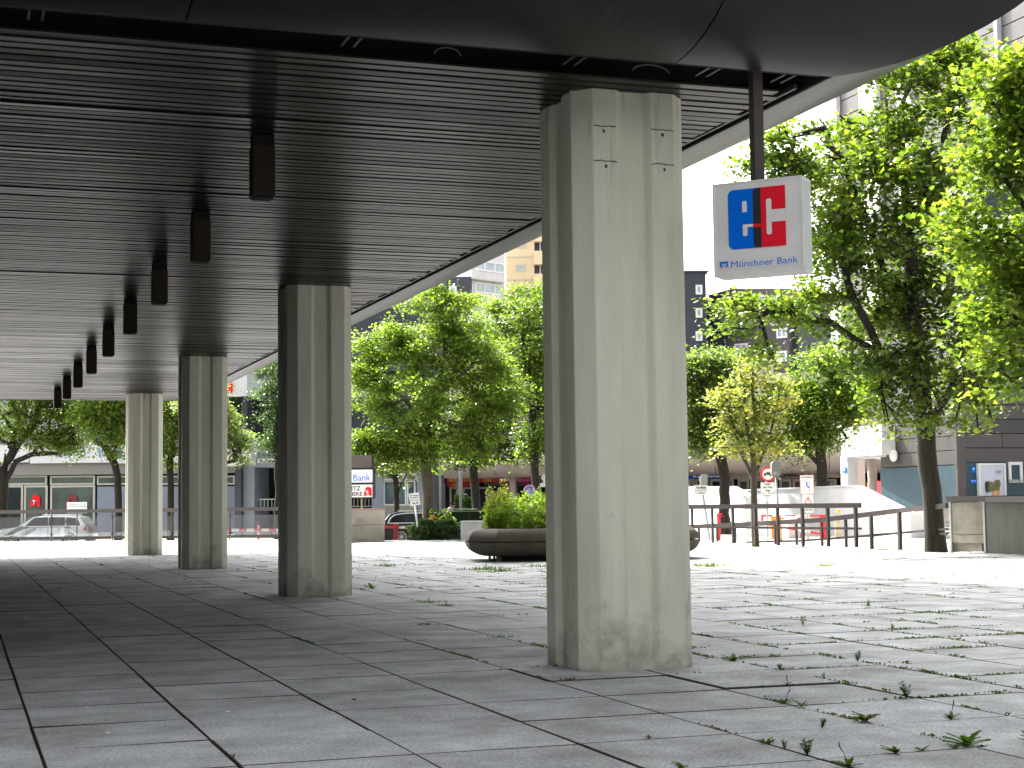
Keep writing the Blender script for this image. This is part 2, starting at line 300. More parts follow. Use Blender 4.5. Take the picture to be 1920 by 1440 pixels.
class Face:
    """upright plane through two ground bearings; u along it, v up, n towards the camera"""
    def __init__(s, x0, D0, x1, D1, z=0.0):
        s.o = gnd(x0, D0, 0); e = gnd(x1, D1, 0) - s.o; s.setu(e); s.z = z
    def setu(s, e):
        s.u = e.normalized(); s.n = Vector((0, 0, 1)).cross(s.u)
        if s.n.dot(-s.o) < 0: s.n = -s.n
    @classmethod
    def along(cls, x0, D0, e):
        f = cls.__new__(cls); f.o = gnd(x0, D0, 0); f.setu(Vector(e)); f.z = 0; return f
    def uv(s, x, y, d=0.0):
        dr = Vector(ray(x, y)); o = s.o + s.n*d; c = Vector((0, 0, EYE))
        t = (o-c).dot(s.n)/dr.dot(s.n); p = c + dr*t
        return ((p-s.o).dot(s.u), p.z)
    def P(s, u, v, d=0.0):
        p = s.o + s.u*u + s.n*d; return Vector((p.x, p.y, v))
    def T(s): return lambda q: s.P(q[0], q[1], q[2])
    def rect(s, x0, y0, x1, y1, d=0.0):
        xm, ym = (x0+x1)/2, (y0+y1)/2
        return (s.uv(x0, ym, d)[0], s.uv(xm, y1, d)[1], s.uv(x1, ym, d)[0], s.uv(xm, y0, d)[1])      # u0, v0, u1, v1
    def box(s, mb, x0, y0, x1, y1, d0, d1, m):
        u0, v0, u1, v1 = s.rect(x0, y0, x1, y1, d1); return mb.box((u0, v0, d0), (u1, v1, d1), m, s.T())
    def obox(s, name, par, x0, y0, x1, y1, d0, d1, m):
        mb = MB(); s.box(mb, x0, y0, x1, y1, d0, d1, m); return mb.build(name, par)
    def poly(s, name, par, pts, d0, d1, m):
        uv = [s.uv(x, y, d1) for x, y in pts]; mb = MB()
        mb.prism(uv, lambda q: s.P(q[0], q[1], d0), lambda q: s.P(q[0], q[1], d1), m); return mb.build(name, par)
    def text(s, name, par, txt, x0, y0, x1, y1, d, m, bold=0.0, shear=0.0):
        v, f = text_shape(txt, bold); u0, v0, u1, v1 = s.rect(x0, y0, x1, y1, d)
        mb = MB(); mb.poly([s.P(u0+(u1-u0)*q[0]+shear*q[1]*(v1-v0), v0+(v1-v0)*q[1], d) for q in v], f, m)
        return mb.build(name, par, fix=False)
    def window(s, par, x0, y0, x1, y1, d, frame, glass, fw=0.06, mull=0, name='window', transom=0):
        u0, v0, u1, v1 = s.rect(x0, y0, x1, y1, d); mb = MB(); T = s.T()
        mb.box((u0, v0, d-0.1), (u0+fw, v1, d+0.03), frame, T); mb.box((u1-fw, v0, d-0.1), (u1, v1, d+0.03), frame, T)
        mb.box((u0+fw, v0, d-0.1), (u1-fw, v0+fw, d+0.03), frame, T); mb.box((u0+fw, v1-fw, d-0.1), (u1-fw, v1, d+0.03), frame, T)
        for k in range(mull):
            c = u0+(u1-u0)*(k+1)/(mull+1); mb.box((c-fw/2, v0+fw, d-0.1), (c+fw/2, v1-fw, d+0.02), frame, T)
        if transom: c = v0+(v1-v0)*transom; mb.box((u0+fw, c-fw/2, d-0.1), (u1-fw, c+fw/2, d+0.015), frame, T)
        o = mb.build(name, par); g = MB(); g.box((u0+fw/2, v0+fw/2, d-0.06), (u1-fw/2, v1-fw/2, d-0.03), glass, T); g.build('pane', o); return o

# ---------------------------------------------------------------- the ground
FAR = [(-900, 70), (-400, 68), (0, 67.5), (240, 66.5), (530, 65.3), (640, 61), (1020, 60), (1150, 56), (1290, 49.5), (1613, 43.6), (1790, 39.6), (2000, 37.5), (2600, 33), (3600, 28)]
def farD(x): return float(np.interp(x, [a for a, b in FAR], [b for a, b in FAR]))
def inside(p):
    D = depth(p); return D < farD(bearing(p)) if D > 1 else True
g = MB(); g.box((-900, -300, -0.95), (1200, 1500, -0.42), M_asph); tag(g.build('street'), kind='structure')
def sheet(name, pts, z0, z1, m):
    mb = MB(); mb.prism(pts, lambda q: (q[0], q[1], z0), lambda q: (q[0], q[1], z1), m); return tag(mb.build(name), kind='structure')
ring = [(-30, -25), (60, -25)] + [tuple(gnd(x, D)[:2]) for x, D in reversed(FAR[1:])]
plaza = sheet('plaza', ring, -0.4, -0.035, M_bed)
# forecourt beyond the right-hand railing and pavement along the shops
fc = [tuple(gnd(x, farD(x)+0.02)[:2]) for x in (1200, 1290, 1613, 1790, 2000, 2600)] + [tuple(gnd(2600, 95)[:2]), tuple(gnd(1200, 95)[:2])]
sheet('forecourt', fc, -0.41, -0.05, M_fore)
sheet('shop_pavement', [tuple(gnd(x, D)[:2]) for x, D in ((-400, 81), (1190, 79), (1190, 130), (-400, 130))], -0.41, -0.27, M_fore)
SX, SY, X0, Y0 = 0.923, 0.97, 0.44, 8.21
rs = random.Random(5)
def slab_mesh():
    a, b, j = SX/2-0.0065, SY/2-0.0065, 0.004
    P = [(-a,-b,-0.05),(a,-b,-0.05),(a,b,-0.05),(-a,b,-0.05),(-a,-b,-j),(a,-b,-j),(a,b,-j),(-a,b,-j),(-a+j,-b+j,0),(a-j,-b+j,0),(a-j,b-j,0),(-a+j,b-j,0)]
    F = [(0,1,5,4),(1,2,6,5),(2,3,7,6),(3,0,4,7),(4,5,9,8),(5,6,10,9),(6,7,11,10),(7,4,8,11),(8,9,10,11)]
    return P, F
M_side = mat('dirty_slab_edge', (0.05, 0.045, 0.035), 0.95, var=0.4, scale=8)
SP, SF = slab_mesh(); mb = MB(); mb.poly(SP, SF[:8], M_side); mb.poly(SP, SF[8:], M_slab); slab_me = mb.mesh('slab')
cells = []
for i in range(-16, 60):
    for j in range(-12, 66):
        c = Vector((X0+(i+0.5)*SX, Y0+(j+0.5)*SY, 0)); D = depth(c)
        if not inside(c) : continue
        if not inside(c+Vector((0.4, 0.4, 0))): continue
        vis = D > 4.5 and -120 < bearing(c) < 2060 and 720+FOCAL*1.3/D*1.0-0 > 0 and (hor(960)+FOCAL*EYE/D) < 1500
        cells.append((0 if vis else 1, D, i, j, c))
cells.sort(key=lambda t: (t[0], t[1]))
stuffP, stuffF = [], []
def tilt(c, r):
    t = (r.gauss(0, 0.0020), r.gauss(0, 0.0020)); h = r.gauss(0, 0.0012) - abs(t[0])*0.3 - abs(t[1])*0.3
    return t, h
for k, (nv, D, i, j, c) in enumerate(cells):
    (tx, ty), dz = tilt(c, rs)
    if (i, j) in ((5, 3), (4, 3), (5, 2)): dz += 0.010
    if k < 298 and nv == 0:
        o = bpy.data.objects.new('paving_slab', slab_me); C.objects.link(o)
        o.location = (c.x+rs.gauss(0, 0.0015), c.y+rs.gauss(0, 0.0015), dz); o.rotation_euler = (tx, ty, rs.gauss(0, 0.0015)); o.parent = plaza
    else:
        b = len(stuffP); stuffP += [(c.x+x, c.y+y, z+dz+x*ty*-1+y*tx) for x, y, z in SP]; stuffF += [tuple(q+b for q in f) for f in SF]; 
mb = MB(); mb.poly(stuffP, stuffF, M_slab); mb.mi(M_side); mb.m = [0 if i % 9 == 8 else 1 for i in range(len(stuffF))]; o = mb.build('distant_paving_slabs', plaza, fix=False); o['kind'] = 'stuff'

# ---------------------------------------------------------------- our building: shell, ceiling, columns, lamps
HC, XE, YE, RS = 4.552, 6.33, 10.63, 1.55          # ceiling height, right edge, near edge, radius of the curved fascia
YF = 49.3; XL = -13.0; COLX, COLY, COLS, COLW = 5.0253, 11.9607, 11.5575, 0.9656
bld = empty('elevated_building', (0, 30, 0), 'dark elevated building with curved grey underside and slatted ceiling resting on fluted columns', 'building')
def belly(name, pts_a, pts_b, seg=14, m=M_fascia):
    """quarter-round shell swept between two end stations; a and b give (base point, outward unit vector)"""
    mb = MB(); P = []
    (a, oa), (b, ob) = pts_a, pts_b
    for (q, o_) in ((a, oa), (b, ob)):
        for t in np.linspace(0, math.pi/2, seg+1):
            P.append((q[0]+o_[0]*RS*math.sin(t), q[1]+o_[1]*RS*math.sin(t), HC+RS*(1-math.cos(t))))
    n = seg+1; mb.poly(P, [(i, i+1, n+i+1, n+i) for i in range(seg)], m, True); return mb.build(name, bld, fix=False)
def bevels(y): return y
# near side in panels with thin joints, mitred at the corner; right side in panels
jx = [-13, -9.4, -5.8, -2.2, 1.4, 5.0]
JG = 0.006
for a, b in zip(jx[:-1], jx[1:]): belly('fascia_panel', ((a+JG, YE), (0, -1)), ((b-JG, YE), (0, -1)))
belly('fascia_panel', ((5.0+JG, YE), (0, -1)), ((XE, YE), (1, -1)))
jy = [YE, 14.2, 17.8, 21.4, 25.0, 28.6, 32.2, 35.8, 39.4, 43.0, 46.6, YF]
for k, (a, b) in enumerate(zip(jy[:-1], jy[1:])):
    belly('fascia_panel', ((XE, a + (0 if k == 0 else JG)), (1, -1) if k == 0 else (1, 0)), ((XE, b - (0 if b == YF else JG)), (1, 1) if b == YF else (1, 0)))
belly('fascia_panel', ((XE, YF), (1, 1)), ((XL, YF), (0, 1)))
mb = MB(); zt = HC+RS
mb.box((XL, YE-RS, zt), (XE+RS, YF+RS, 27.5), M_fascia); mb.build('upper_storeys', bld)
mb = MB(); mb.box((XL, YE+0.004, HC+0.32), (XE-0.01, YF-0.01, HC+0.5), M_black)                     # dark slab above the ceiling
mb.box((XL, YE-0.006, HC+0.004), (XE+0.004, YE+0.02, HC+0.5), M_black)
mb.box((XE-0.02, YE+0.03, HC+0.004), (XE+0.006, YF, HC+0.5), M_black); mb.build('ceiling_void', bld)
mb = MB(); mb.box((XE-0.105, YE+0.42, HC+0.006), (XE-0.075, YF-0.05, HC+0.045), M_brown)
mb.box((XL, YE+0.012, HC+0.002), (XE-0.1, YE+0.045, HC+0.05), M_black); mb.build('edge_rail', bld)
ri = random.Random(11); PITCH_S = 0.153
nsl = int((YF-0.1-(YE+0.36))/PITCH_S)
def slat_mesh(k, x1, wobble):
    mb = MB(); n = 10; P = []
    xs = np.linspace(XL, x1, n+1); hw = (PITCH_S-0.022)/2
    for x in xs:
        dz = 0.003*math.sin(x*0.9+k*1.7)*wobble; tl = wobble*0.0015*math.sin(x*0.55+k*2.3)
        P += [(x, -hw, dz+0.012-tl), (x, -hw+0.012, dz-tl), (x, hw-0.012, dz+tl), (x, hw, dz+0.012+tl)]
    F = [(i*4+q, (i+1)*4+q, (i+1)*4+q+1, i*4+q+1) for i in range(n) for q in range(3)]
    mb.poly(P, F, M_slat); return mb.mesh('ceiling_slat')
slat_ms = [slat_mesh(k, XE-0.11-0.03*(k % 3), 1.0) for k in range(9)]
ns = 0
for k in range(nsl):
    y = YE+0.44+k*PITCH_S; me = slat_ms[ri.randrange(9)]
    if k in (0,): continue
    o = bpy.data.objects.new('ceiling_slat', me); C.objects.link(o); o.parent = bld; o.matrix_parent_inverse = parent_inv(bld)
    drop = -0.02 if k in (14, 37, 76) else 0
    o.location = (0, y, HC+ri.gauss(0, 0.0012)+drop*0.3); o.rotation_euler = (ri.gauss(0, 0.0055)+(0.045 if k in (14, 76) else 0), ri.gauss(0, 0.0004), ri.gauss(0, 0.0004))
# cable loops and hangers seen in the open gap at the near edge
for x in (0.4, 2.55, 4.25, 5.35, 6.0):
    mb = MB()
    for dx in (0, 0.09):
        mb.box((x+dx, YE+0.10, HC+0.035), (x+dx+0.018, YE+0.40, HC+0.045), M_brown)
    mb.build('ceiling_hanger', bld)
for cx, r in ((3.3, 0.10), (4.9, 0.15)):
    mb = MB(); mb.tube([(cx+r*math.cos(t), YE+0.22, HC-0.02+0.06*math.sin(t)) for t in np.linspace(0.1, math.pi-0.1, 12)], 0.005, mat('dull_cable', (0.12, 0.11, 0.08)) , 6); mb.build('loose_cable', bld)
mb = MB(); mb.box((-34, -38, -0.03), (-16.0, YE-RS-1.2, 18), M_slate2); mb.build('unseen_sky_blocker', bld); mb = MB(); mb.box((-15.99, -40, -0.03), (31.5, -27, 10), M_slate2); mb.build('unseen_rear_blocker', bld)      # unseen wings added left of and behind the camera to block low sky light
# unseen wall with windows, added on the left to darken the ground
mb = MB(); mb.box((XL, YE+2, 0), (-0.4, YF-5, HC+0.3), M_slate2); mb.build('unseen_shade_wall', bld)
for k in range(9):
    y = YE+3+k*3.6; mb = MB(); mb.box((-0.395, y, 0.3), (-0.365, y+3.0, 3.2), M_dglass); mb.build('unseen_wall_window', bld)

def column_mesh():
    W = COLW; w2 = W/2; c = 0.14*W; st = 0.205*W; bv = 0.052; dp = 0.045
    side = [(-w2+c, -w2), (-w2+c+st, -w2), (-w2+c+st+bv, -w2+dp), (w2-c-st-bv, -w2+dp), (w2-c-st, -w2), (w2-c, -w2)]
    out = []
    for q in range(4):
        a = q*math.pi/2; ca, sa = round(math.cos(a)), round(math.sin(a))
        out += [(x*ca-y*sa, x*sa+y*ca) for x, y in side]
    # tiny arris chamfers for soft edges
    soft = []
    n = len(out)
    for i in range(n):
        p = Vector(out[i]); a = Vector(out[i-1]); b = Vector(out[(i+1) % n]); e = 0.007
        soft += [tuple(p+(a-p).normalized()*e), tuple(p+(b-p).normalized()*e)]
    return soft
cs = column_mesh()
def column():
    mb = MB(); zs = [0, 0.05, HC+0.02]; n = len(cs); P = []
    r = random.Random(3)
    for z in (0, 0.03, HC+0.03):
        for x, y in cs:
            k = 1.0 if z > 0 else 0.99
            P.append((x*k+(r.gauss(0, 0.003) if z == 0 else 0), y*k+(r.gauss(0, 0.003) if z == 0 else 0), z))
    F = [(j*n+i, j*n+(i+1) % n, (j+1)*n+(i+1) % n, (j+1)*n+i) for j in range(2) for i in range(n)] + [tuple(range(2*n, 3*n))]
    mb.poly(P, F, M_conc); return mb.mesh('shaft')
cm = column()
clab = ['nearest fluted concrete column beside the hanging sign', 'second fluted concrete column, standing left of the leafy trees', 'third fluted concrete column, slimmer and further back in the row', 'farthest fluted concrete column at the end of the row']
for n in range(4):
    c = empty('concrete_column', (COLX, COLY+n*COLS, 0), clab[n], 'column', 'fluted columns under the canopy')
    o = bpy.data.objects.new('shaft', cm); C.objects.link(o); o.parent = c
    if n == 0:
        W = COLW; fy = -W/2-0.0015
        for (xa, xb) in ((-W/2+0.14*W, -W/2+0.345*W), (W/2-0.345*W, W/2-0.14*W)):
            for z in (4.26, 3.98):
                mb = MB(); rr = random.Random(int(z*100)+int(xa*100))
                pts = [(x, z+rr.gauss(0, 0.003)) for x in np.linspace(xa, xb, 7)]
                out = [(x, zz+0.006*rr.uniform(.4, 1)) for x, zz in pts] + [(x, zz-0.006*rr.uniform(.4, 1)) for x, zz in reversed(pts)]
                mb.poly([(x, fy, zz) for x, zz in out], [tuple(range(len(out)))], mat('groove_dirt', (0.07, 0.065, 0.055), 0.95)); mb.build('formwork_joint', None).parent = c
                mb = MB(); cx = (xa+xb)/2+rr.uniform(-.01, .02); mb.poly([(cx+0.014*math.cos(t)*rr.uniform(.7, 1.1), fy-0.0006, z-0.04+0.016*math.sin(t)) for t in np.linspace(0, 2*math.pi, 10)[:-1]], [tuple(range(9))], mat('groove_dirt', (0.07, 0.065, 0.055))); mb.build('anchor_hole', None).parent = c
# ceiling lamps
def lamp():
    mb = MB(); a = 0.1
    prof = [(-a+.008, -a), (a-.008, -a), (a, -a+.008), (a, a-.008), (a-.008, a), (-a+.008, a), (-a, a-.008), (-a, -a+.008)]
    mb.prism(prof, lambda q: (q[0], q[1], 0.012), lambda q: (q[0], q[1], 0.46), M_lamp); h = mb.build('lamp_housing')
    m2 = MB(); m2.box((-0.085, -0.085, 0.0), (0.085, 0.085, 0.012), M_black); d = m2.build('lamp_aperture')
    m3 = MB(); m3.box((-0.09, -0.09, 0.461), (0.09, 0.09, HC-3.985), M_black); s_ = m3.build('lamp_shadow_neck'); return h, d, s_  # neck widened and blackened to stand for the shadow above the lamp
lm = lamp()
ordn = ['nearest and largest', 'second nearest', 'third nearest', 'fourth', 'fifth', 'sixth', 'seventh', 'eighth', 'farthest and smallest']
for k in range(9):
    e = empty('ceiling_lamp', (2.5, 13.85+k*3.8, 4.0), '%s brown box lamp in the row below the ceiling' % ordn[k], 'lamp', 'box lamps hanging from the slatted ceiling')
    for p in lm:
        q = p if k == 0 else p.copy()
        if k: C.objects.link(q)
        q.parent = e

# ---------------------------------------------------------------- hanging bank sign
sp = gnd(1424, 12.06, 0); 
sg = empty('hanging_bank_sign', (sp.x, sp.y, 0), 'square white box sign with blue and red ec letters hanging from a brown post', 'sign')
fs = Face.__new__(Face); nrm = Vector((-0.72, -0.69, 0)).normalized(); fs.u = Vector((0.69, -0.72, 0)).normalized(); fs.n = nrm; fs.z = 0
SW, ST, SB, SD = 0.70, 3.72, 3.005, 0.22
ca = at(1421, 430, 12.06); fs.o = Vector((ca.x, ca.y, 0)) - fs.u*SW/2
mb = MB()
T = fs.T(); ch = 0.012
mb.prism([(0, SB), (SW, SB), (SW, ST), (0, ST)], lambda q: fs.P(q[0], q[1], -SD), lambda q: fs.P(q[0], q[1], 0), M_signbox); mb.build('sign_box', sg)
mb = MB(); mb.box((SW+0.001, SB+0.02, -SD+0.02), (SW+0.004, ST-0.02, -0.03), M_signside, T); mb.build('side_panel', sg)
mb = MB()
for a, b in (((0, SB), (SW, SB+0.012)), ((0, ST-0.012), (SW, ST))): mb.box((a[0]-.004, a[1], -0.001), (b[0]+.004, b[1], 0.006), M_steel if 0 else M_signbox, T)
for a in (0, SW-0.012): mb.box((a-(.004 if a == 0 else 0), SB+.012, -0.001), (a+0.012+(.004 if a else 0), ST-.012, 0.006), M_signbox, T)
mb.build('face_frame', sg)
def st(s, t): return (s*SW, ST-t*(ST-SB))
def plate(name, pts, d, m, hgt=0.003):
    q = [st(*p) for p in pts]; mb = MB(); mb.prism(q, lambda a: fs.P(a[0], a[1], d), lambda a: fs.P(a[0], a[1], d+hgt), m); return mb.build(name, sg)
def rrect(s0, t0, s1, t1, r=(0, 0, 0, 0), n=6):
    """corners tl, tr, br, bl"""
    out = []
    for (cx, cy, r_, a0) in ((s0, t0, r[0], 180), (s1, t0, r[1], 270), (s1, t1, r[2], 0), (s0, t1, r[3], 90)):
        if r_ == 0: out.append((cx, cy)); continue
        ox = cx + (r_ if cx == s0 else -r_); oy = cy + (r_ if cy == t0 else -r_)
        for k in range(n+1):
            a = rad(a0+90*k/n); out.append((ox+r_*math.cos(a), oy+r_*math.sin(a)))
    return out
plate('logo_blue_half', rrect(0.17, 0.085, 0.50, 0.72, (.062, 0, 0, .062)), 0.001, M_blue)
plate('logo_black_half', rrect(0.452, 0.085, 0.56, 0.72, (.05, 0, 0, .05)), 0.004, M_navy, 0.002)
plate('logo_red_half', rrect(0.543, 0.085, 0.815, 0.72), 0.0062, M_red, 0.002)
plate('logo_red_bar', rrect(0.452, 0.468, 0.543, 0.503), 0.0064, M_red, 0.002)
for nm, q in (('logo_cutout', rrect(.333, .213, .386, .333, (.02, 0.02, 0, 0))), ('logo_cutout', [(.335, .465), (.452, .465), (.452, .497), (.388, .497), (.388, .575), (.375, .588), (.348, .588), (.335, .575)]),
              ('logo_cutout', rrect(.603, .213, .660, .593, (.02, .02, .02, .02))), ('logo_cutout', rrect(.655, .333, .8152, .463))):
    plate(nm, q, 0.0086, M_signbox, 0.0015)
plate('name_strip', rrect(.032, .822, .965, .938), 0.001, M_signw)
plate('strip_emblem', rrect(.062, .842, .158, .897), 0.0045, M_blue, 0.001)
plate('emblem_mark', [(.085, .862), (.10, .862), (.113, .885), (.126, .862), (.14, .862), (.128, .898), (.12, .88), (.113, .898), (.106, .88), (.10, .898)], 0.006, M_signw, 0.0008)
for a in (.062, .126): plate('emblem_bar', rrect(a, .905, a+.032, .913), 0.0045, M_orange, 0.001)
def sign_text(txt, s0, t0, s1, t1, m, bold=0.0, name='lettering'):
    v, f = text_shape(txt, bold); mb = MB(); mb.poly([fs.P((s0+(s1-s0)*q[0])*SW, ST-(t1+(t0-t1)*q[1])*(ST-SB), 0.0055) for q in v], f, m); mb.build(name, sg, fix=False)
sign_text('Münchner Bank', .192, .845, .938, .912, M_blue, 0.006)
mb = MB(); pc = fs.P(SW*0.46, 0, -SD*0.5); mb.box((pc.x-0.04, pc.y-0.04, ST-0.002), (pc.x+0.04, pc.y+0.04, HC+0.3), M_brown); mb.build('post', sg)
mb = MB(); mb.box((pc.x-0.07, pc.y-0.07, HC+0.30), (pc.x+0.07, pc.y+0.07, HC+0.318), M_steel); mb.build('bracket_plate', sg)

# ---------------------------------------------------------------- trees
def leaves_object(name, P, N, S, tone, m, parent, shape='simple', rng=None):
    n = len(P); rng = rng or np.random.default_rng(1)
    if shape == 'lobed':
        base = np.array([(0, 0, 0), (.18, .12, .03), (.5, .05, .05), (.34, .32, .04), (.52, .55, .0), (.24, .56, .02), (0, 1.0, -.10), (-.24, .56, .02), (-.52, .55, .0), (-.34, .32, .04), (-.5, .05, .05), (-.18, .12, .03)], dtype=np.float32)
        polys = [(0, 1, 2, 3, 4, 5, 6), (0, 6, 7, 8, 9, 10, 11)]
    elif shape == 'five':
        base = np.array([(0, 0, 0), (.48, .12, .06), (.36, .62, .03), (0, 1.0, -.08), (-.36, .62, .03), (-.48, .12, .06)], dtype=np.float32)
        polys = [(0, 1, 2, 3), (0, 3, 4, 5)]
    elif shape == 'blade':
        base = np.array([(0, 0, 0), (.13, .4, .05), (0, 1.0, -.12), (-.13, .4, .05)], dtype=np.float32); polys = [(0, 1, 2), (0, 2, 3)]
    else:
        base = np.array([(0, 0, 0), (.46, .45, .08), (0, 1.0, -.05), (-.46, .45, .08)], dtype=np.float32); polys = [(0, 1, 2), (0, 2, 3)]
    base = base - np.array([0, 0.45, 0], dtype=np.float32)
    a = rng.normal(size=(n, 3)); X = np.cross(N, a); X /= np.linalg.norm(X, axis=1, keepdims=True)+1e-9; Y = np.cross(N, X)
    V = P[:, None, :] + S[:, None, None]*(base[None, :, 0:1]*X[:, None, :] + base[None, :, 1:2]*Y[:, None, :] + base[None, :, 2:3]*N[:, None, :])
    k = len(base); V = V.reshape(-1, 3).astype(np.float32)
    me = bpy.data.meshes.new(name); me.vertices.add(n*k); me.vertices.foreach_set('co', V.ravel())
    pl = np.concatenate([np.array(p) for p in polys]); tot = np.array([len(p) for p in polys])
    loops = (np.arange(n)[:, None]*k + pl[None, :]).ravel().astype(np.int32)
    lt = np.tile(tot, n).astype(np.int32); ls = np.concatenate([[0], np.cumsum(lt)[:-1]]).astype(np.int32)
    me.loops.add(len(loops)); me.loops.foreach_set('vertex_index', loops)
    me.polygons.add(len(lt)); me.polygons.foreach_set('loop_start', ls); me.polygons.foreach_set('loop_total', lt)
    at_ = me.attributes.new('leaf_tone', 'FLOAT', 'FACE'); at_.data.foreach_set('value', np.repeat(tone, len(polys)).astype(np.float32))
    me.materials.append(m); me.update(calc_edges=True)
    o = bpy.data.objects.new(name, me); C.objects.link(o)
    if parent is not None: o.parent = parent; o.matrix_parent_inverse = parent_inv(parent)
    return o

def tree(name, label, D, base, trunk, blobs, nleaf, lsize, m, bark=M_bark, tw=0.35, seed=1, group=None, shape='simple', zb=-0.1, tips=150, limbs=(), spread=0.34, up=1.0, cat='tree', tone0=0.45, twig=0.02, outlier=0.03):
    """trunk: bearings (x, y[, depth offset]); blobs: (x, y, rx, ry[, depth offset]) in photo bearings, turned into metres at depth D"""
    nleaf = int(nleaf*(2.3 if D > 55 else 1.5)); lsize *= 0.66 if D > 55 else 0.82
    rng = np.random.default_rng(seed); k = FOCAL/D
    b0 = gnd(base, D, zb)
    par = empty(name, b0, label, cat, group)
    W = lambda q: np.array(at(q[0], q[1], D+(q[2] if len(q) > 2 else 0)))
    tp = [np.array(b0)] + [W(q) for q in trunk]
    segs = []                                              # nodes: pos, parent index
    nodes_ = []; parent_ = []
    def chain(pts, start):
        prev = start
        for p in pts:
            if prev >= 0:
                a = nodes_[prev]; L_ = np.linalg.norm(p-a); n = max(1, int(L_/0.45))
                for i in range(1, n+1):
                    q = a+(p-a)*i/n
                    if i < n: q = q + rng.normal(size=3)*0.018*L_**0.5
                    nodes_.append(q); parent_.append(prev); prev = len(nodes_)-1
            else: nodes_.append(p); parent_.append(-1); prev = 0
        return prev
    chain(tp, -1); ntr = len(nodes_); trunk_top = np.array(nodes_)[:, 2].max()
    for lb in limbs:
        pts = [W(q) for q in lb]; A = np.array(nodes_); i = int(np.argmin(np.linalg.norm(A-pts[0], axis=1))); chain(pts[1:], i)
    # twig tips in the blobs
    vol = np.array([b[2]*b[3]*(b[2]+b[3])/2 for b in blobs], float)**0.72; cnt = np.maximum(3, (vol/vol.sum()*tips)).astype(int)
    TP = []
    for b, c in zip(blobs, cnt):
        ctr = W((b[0], b[1], b[4] if len(b) > 4 else 0)); rx, rz = b[2]/k, b[3]/k; ry = (rx+rz)/2
        q = rng.normal(size=(c, 3)); q /= np.linalg.norm(q, axis=1, keepdims=True); rr = rng.uniform(0.25, 1, size=(c, 1))**0.45
        q = q*rr*(1+rng.normal(size=(c, 1))*outlier*2)
        R_ = np.array(_r0); Fd = np.array([math.sin(YAW), math.cos(YAW), 0])
        TP.append(ctr + q[:, :1]*rx*R_ + q[:, 1:2]*ry*Fd + q[:, 2:3]*rz*np.array([0, 0, 1]))
    TP = np.concatenate(TP)
    # connect the tips to the limbs, nearest to the trunk first
    cen = np.array(nodes_[ntr-1]); order = np.argsort(np.linalg.norm(TP-cen, axis=1)); zmin = nodes_[0][2] + (trunk_top-nodes_[0][2])*0.45
    for t in order:
        p = TP[t]; A = np.array(nodes_); d = np.linalg.norm(A-p, axis=1) + 1.3*np.maximum(0, A[:, 2]-p[2]-0.1) + 60*(A[:, 2] < zmin)
        i = int(np.argmin(d)); a = A[i]; mid = (a+p)/2 + np.array([0, 0, -0.05*np.linalg.norm(p-a)]) + rng.normal(size=3)*0.05*np.linalg.norm(p-a)
        j = chain([mid, p], i)
    A = np.array(nodes_); n = len(A); w_ = np.ones(n)*0.0; ch_ = [[] for _ in range(n)]
    for i in range(n-1, 0, -1):
        w_[i] = max(w_[i], 1.0); w_[parent_[i]] += w_[i]; ch_[parent_[i]].append(i)
    rad_ = (w_/w_[0])**0.40*tw/2; rad_ = np.maximum(rad_, twig/2)
    rad_[:3] = np.maximum(rad_[:3], [tw*0.62, tw*0.53, tw*0.5][:len(rad_[:3])])
    done = np.zeros(n, bool); mbT = MB(); mbL = MB()
    def strands(i0):
        st_ = [(i0, None)]
        while st_:
            i, pa = st_.pop(); path = [] if pa is None else [pa]; cur = i
            while True:
                path.append(cur)
                if not ch_[cur]: break
                cs_ = sorted(ch_[cur], key=lambda q: -w_[q]); 
                for q in cs_[1:]: st_.append((q, cur))
                cur = cs_[0]
            first = pa is None
            if len(path) > 1:
                R2 = [rad_[q] for q in path]
                if pa is not None: R2[0] = min(R2[0], R2[1]*1.25)
                big = max(R2) > 0.04
                (mbT if first else mbL).tube([A[q] for q in path], R2, bark, 9 if first else (6 if big else 4), cap=False)
    strands(0)
    mbT.build('trunk', par, fix=False); mbL.build('branches', par, fix=False)
    # leaves in flattish sprays round the tips
    ends = np.array([A[i] for i in range(ntr, n) if w_[i] <= 3]); 
    src = ends[rng.integers(0, len(ends), size=max(60, nleaf//24))] + rng.normal(size=(max(60, nleaf//24), 3))*np.array([.28, .28, .2])*spread/0.34
    ci = rng.integers(0, len(src), size=nleaf); sc_ = rng.uniform(0.6, 1.3, size=len(src))[ci][:, None]
    P = src[ci] + rng.normal(size=(nleaf, 3))*np.array([spread, spread, spread*0.42])*sc_
    P[:, 2] -= 0.10*np.linalg.norm((P-src[ci])[:, :2], axis=1)
    N = rng.normal(size=(nleaf, 3))*0.55 + np.array([0, 0, up]); N /= np.linalg.norm(N, axis=1, keepdims=True)
    S = lsize*rng.uniform(0.6, 1.25, size=nleaf); ct = rng.normal(tone0, 0.22, size=len(src))[ci]
    tone = np.clip(ct + rng.normal(0, 0.12, size=nleaf), 0, 1)
    leaves_object('crown', P, N, S, tone, m, par, shape, rng)
    return par

TG = 'leafy trees around the plaza'
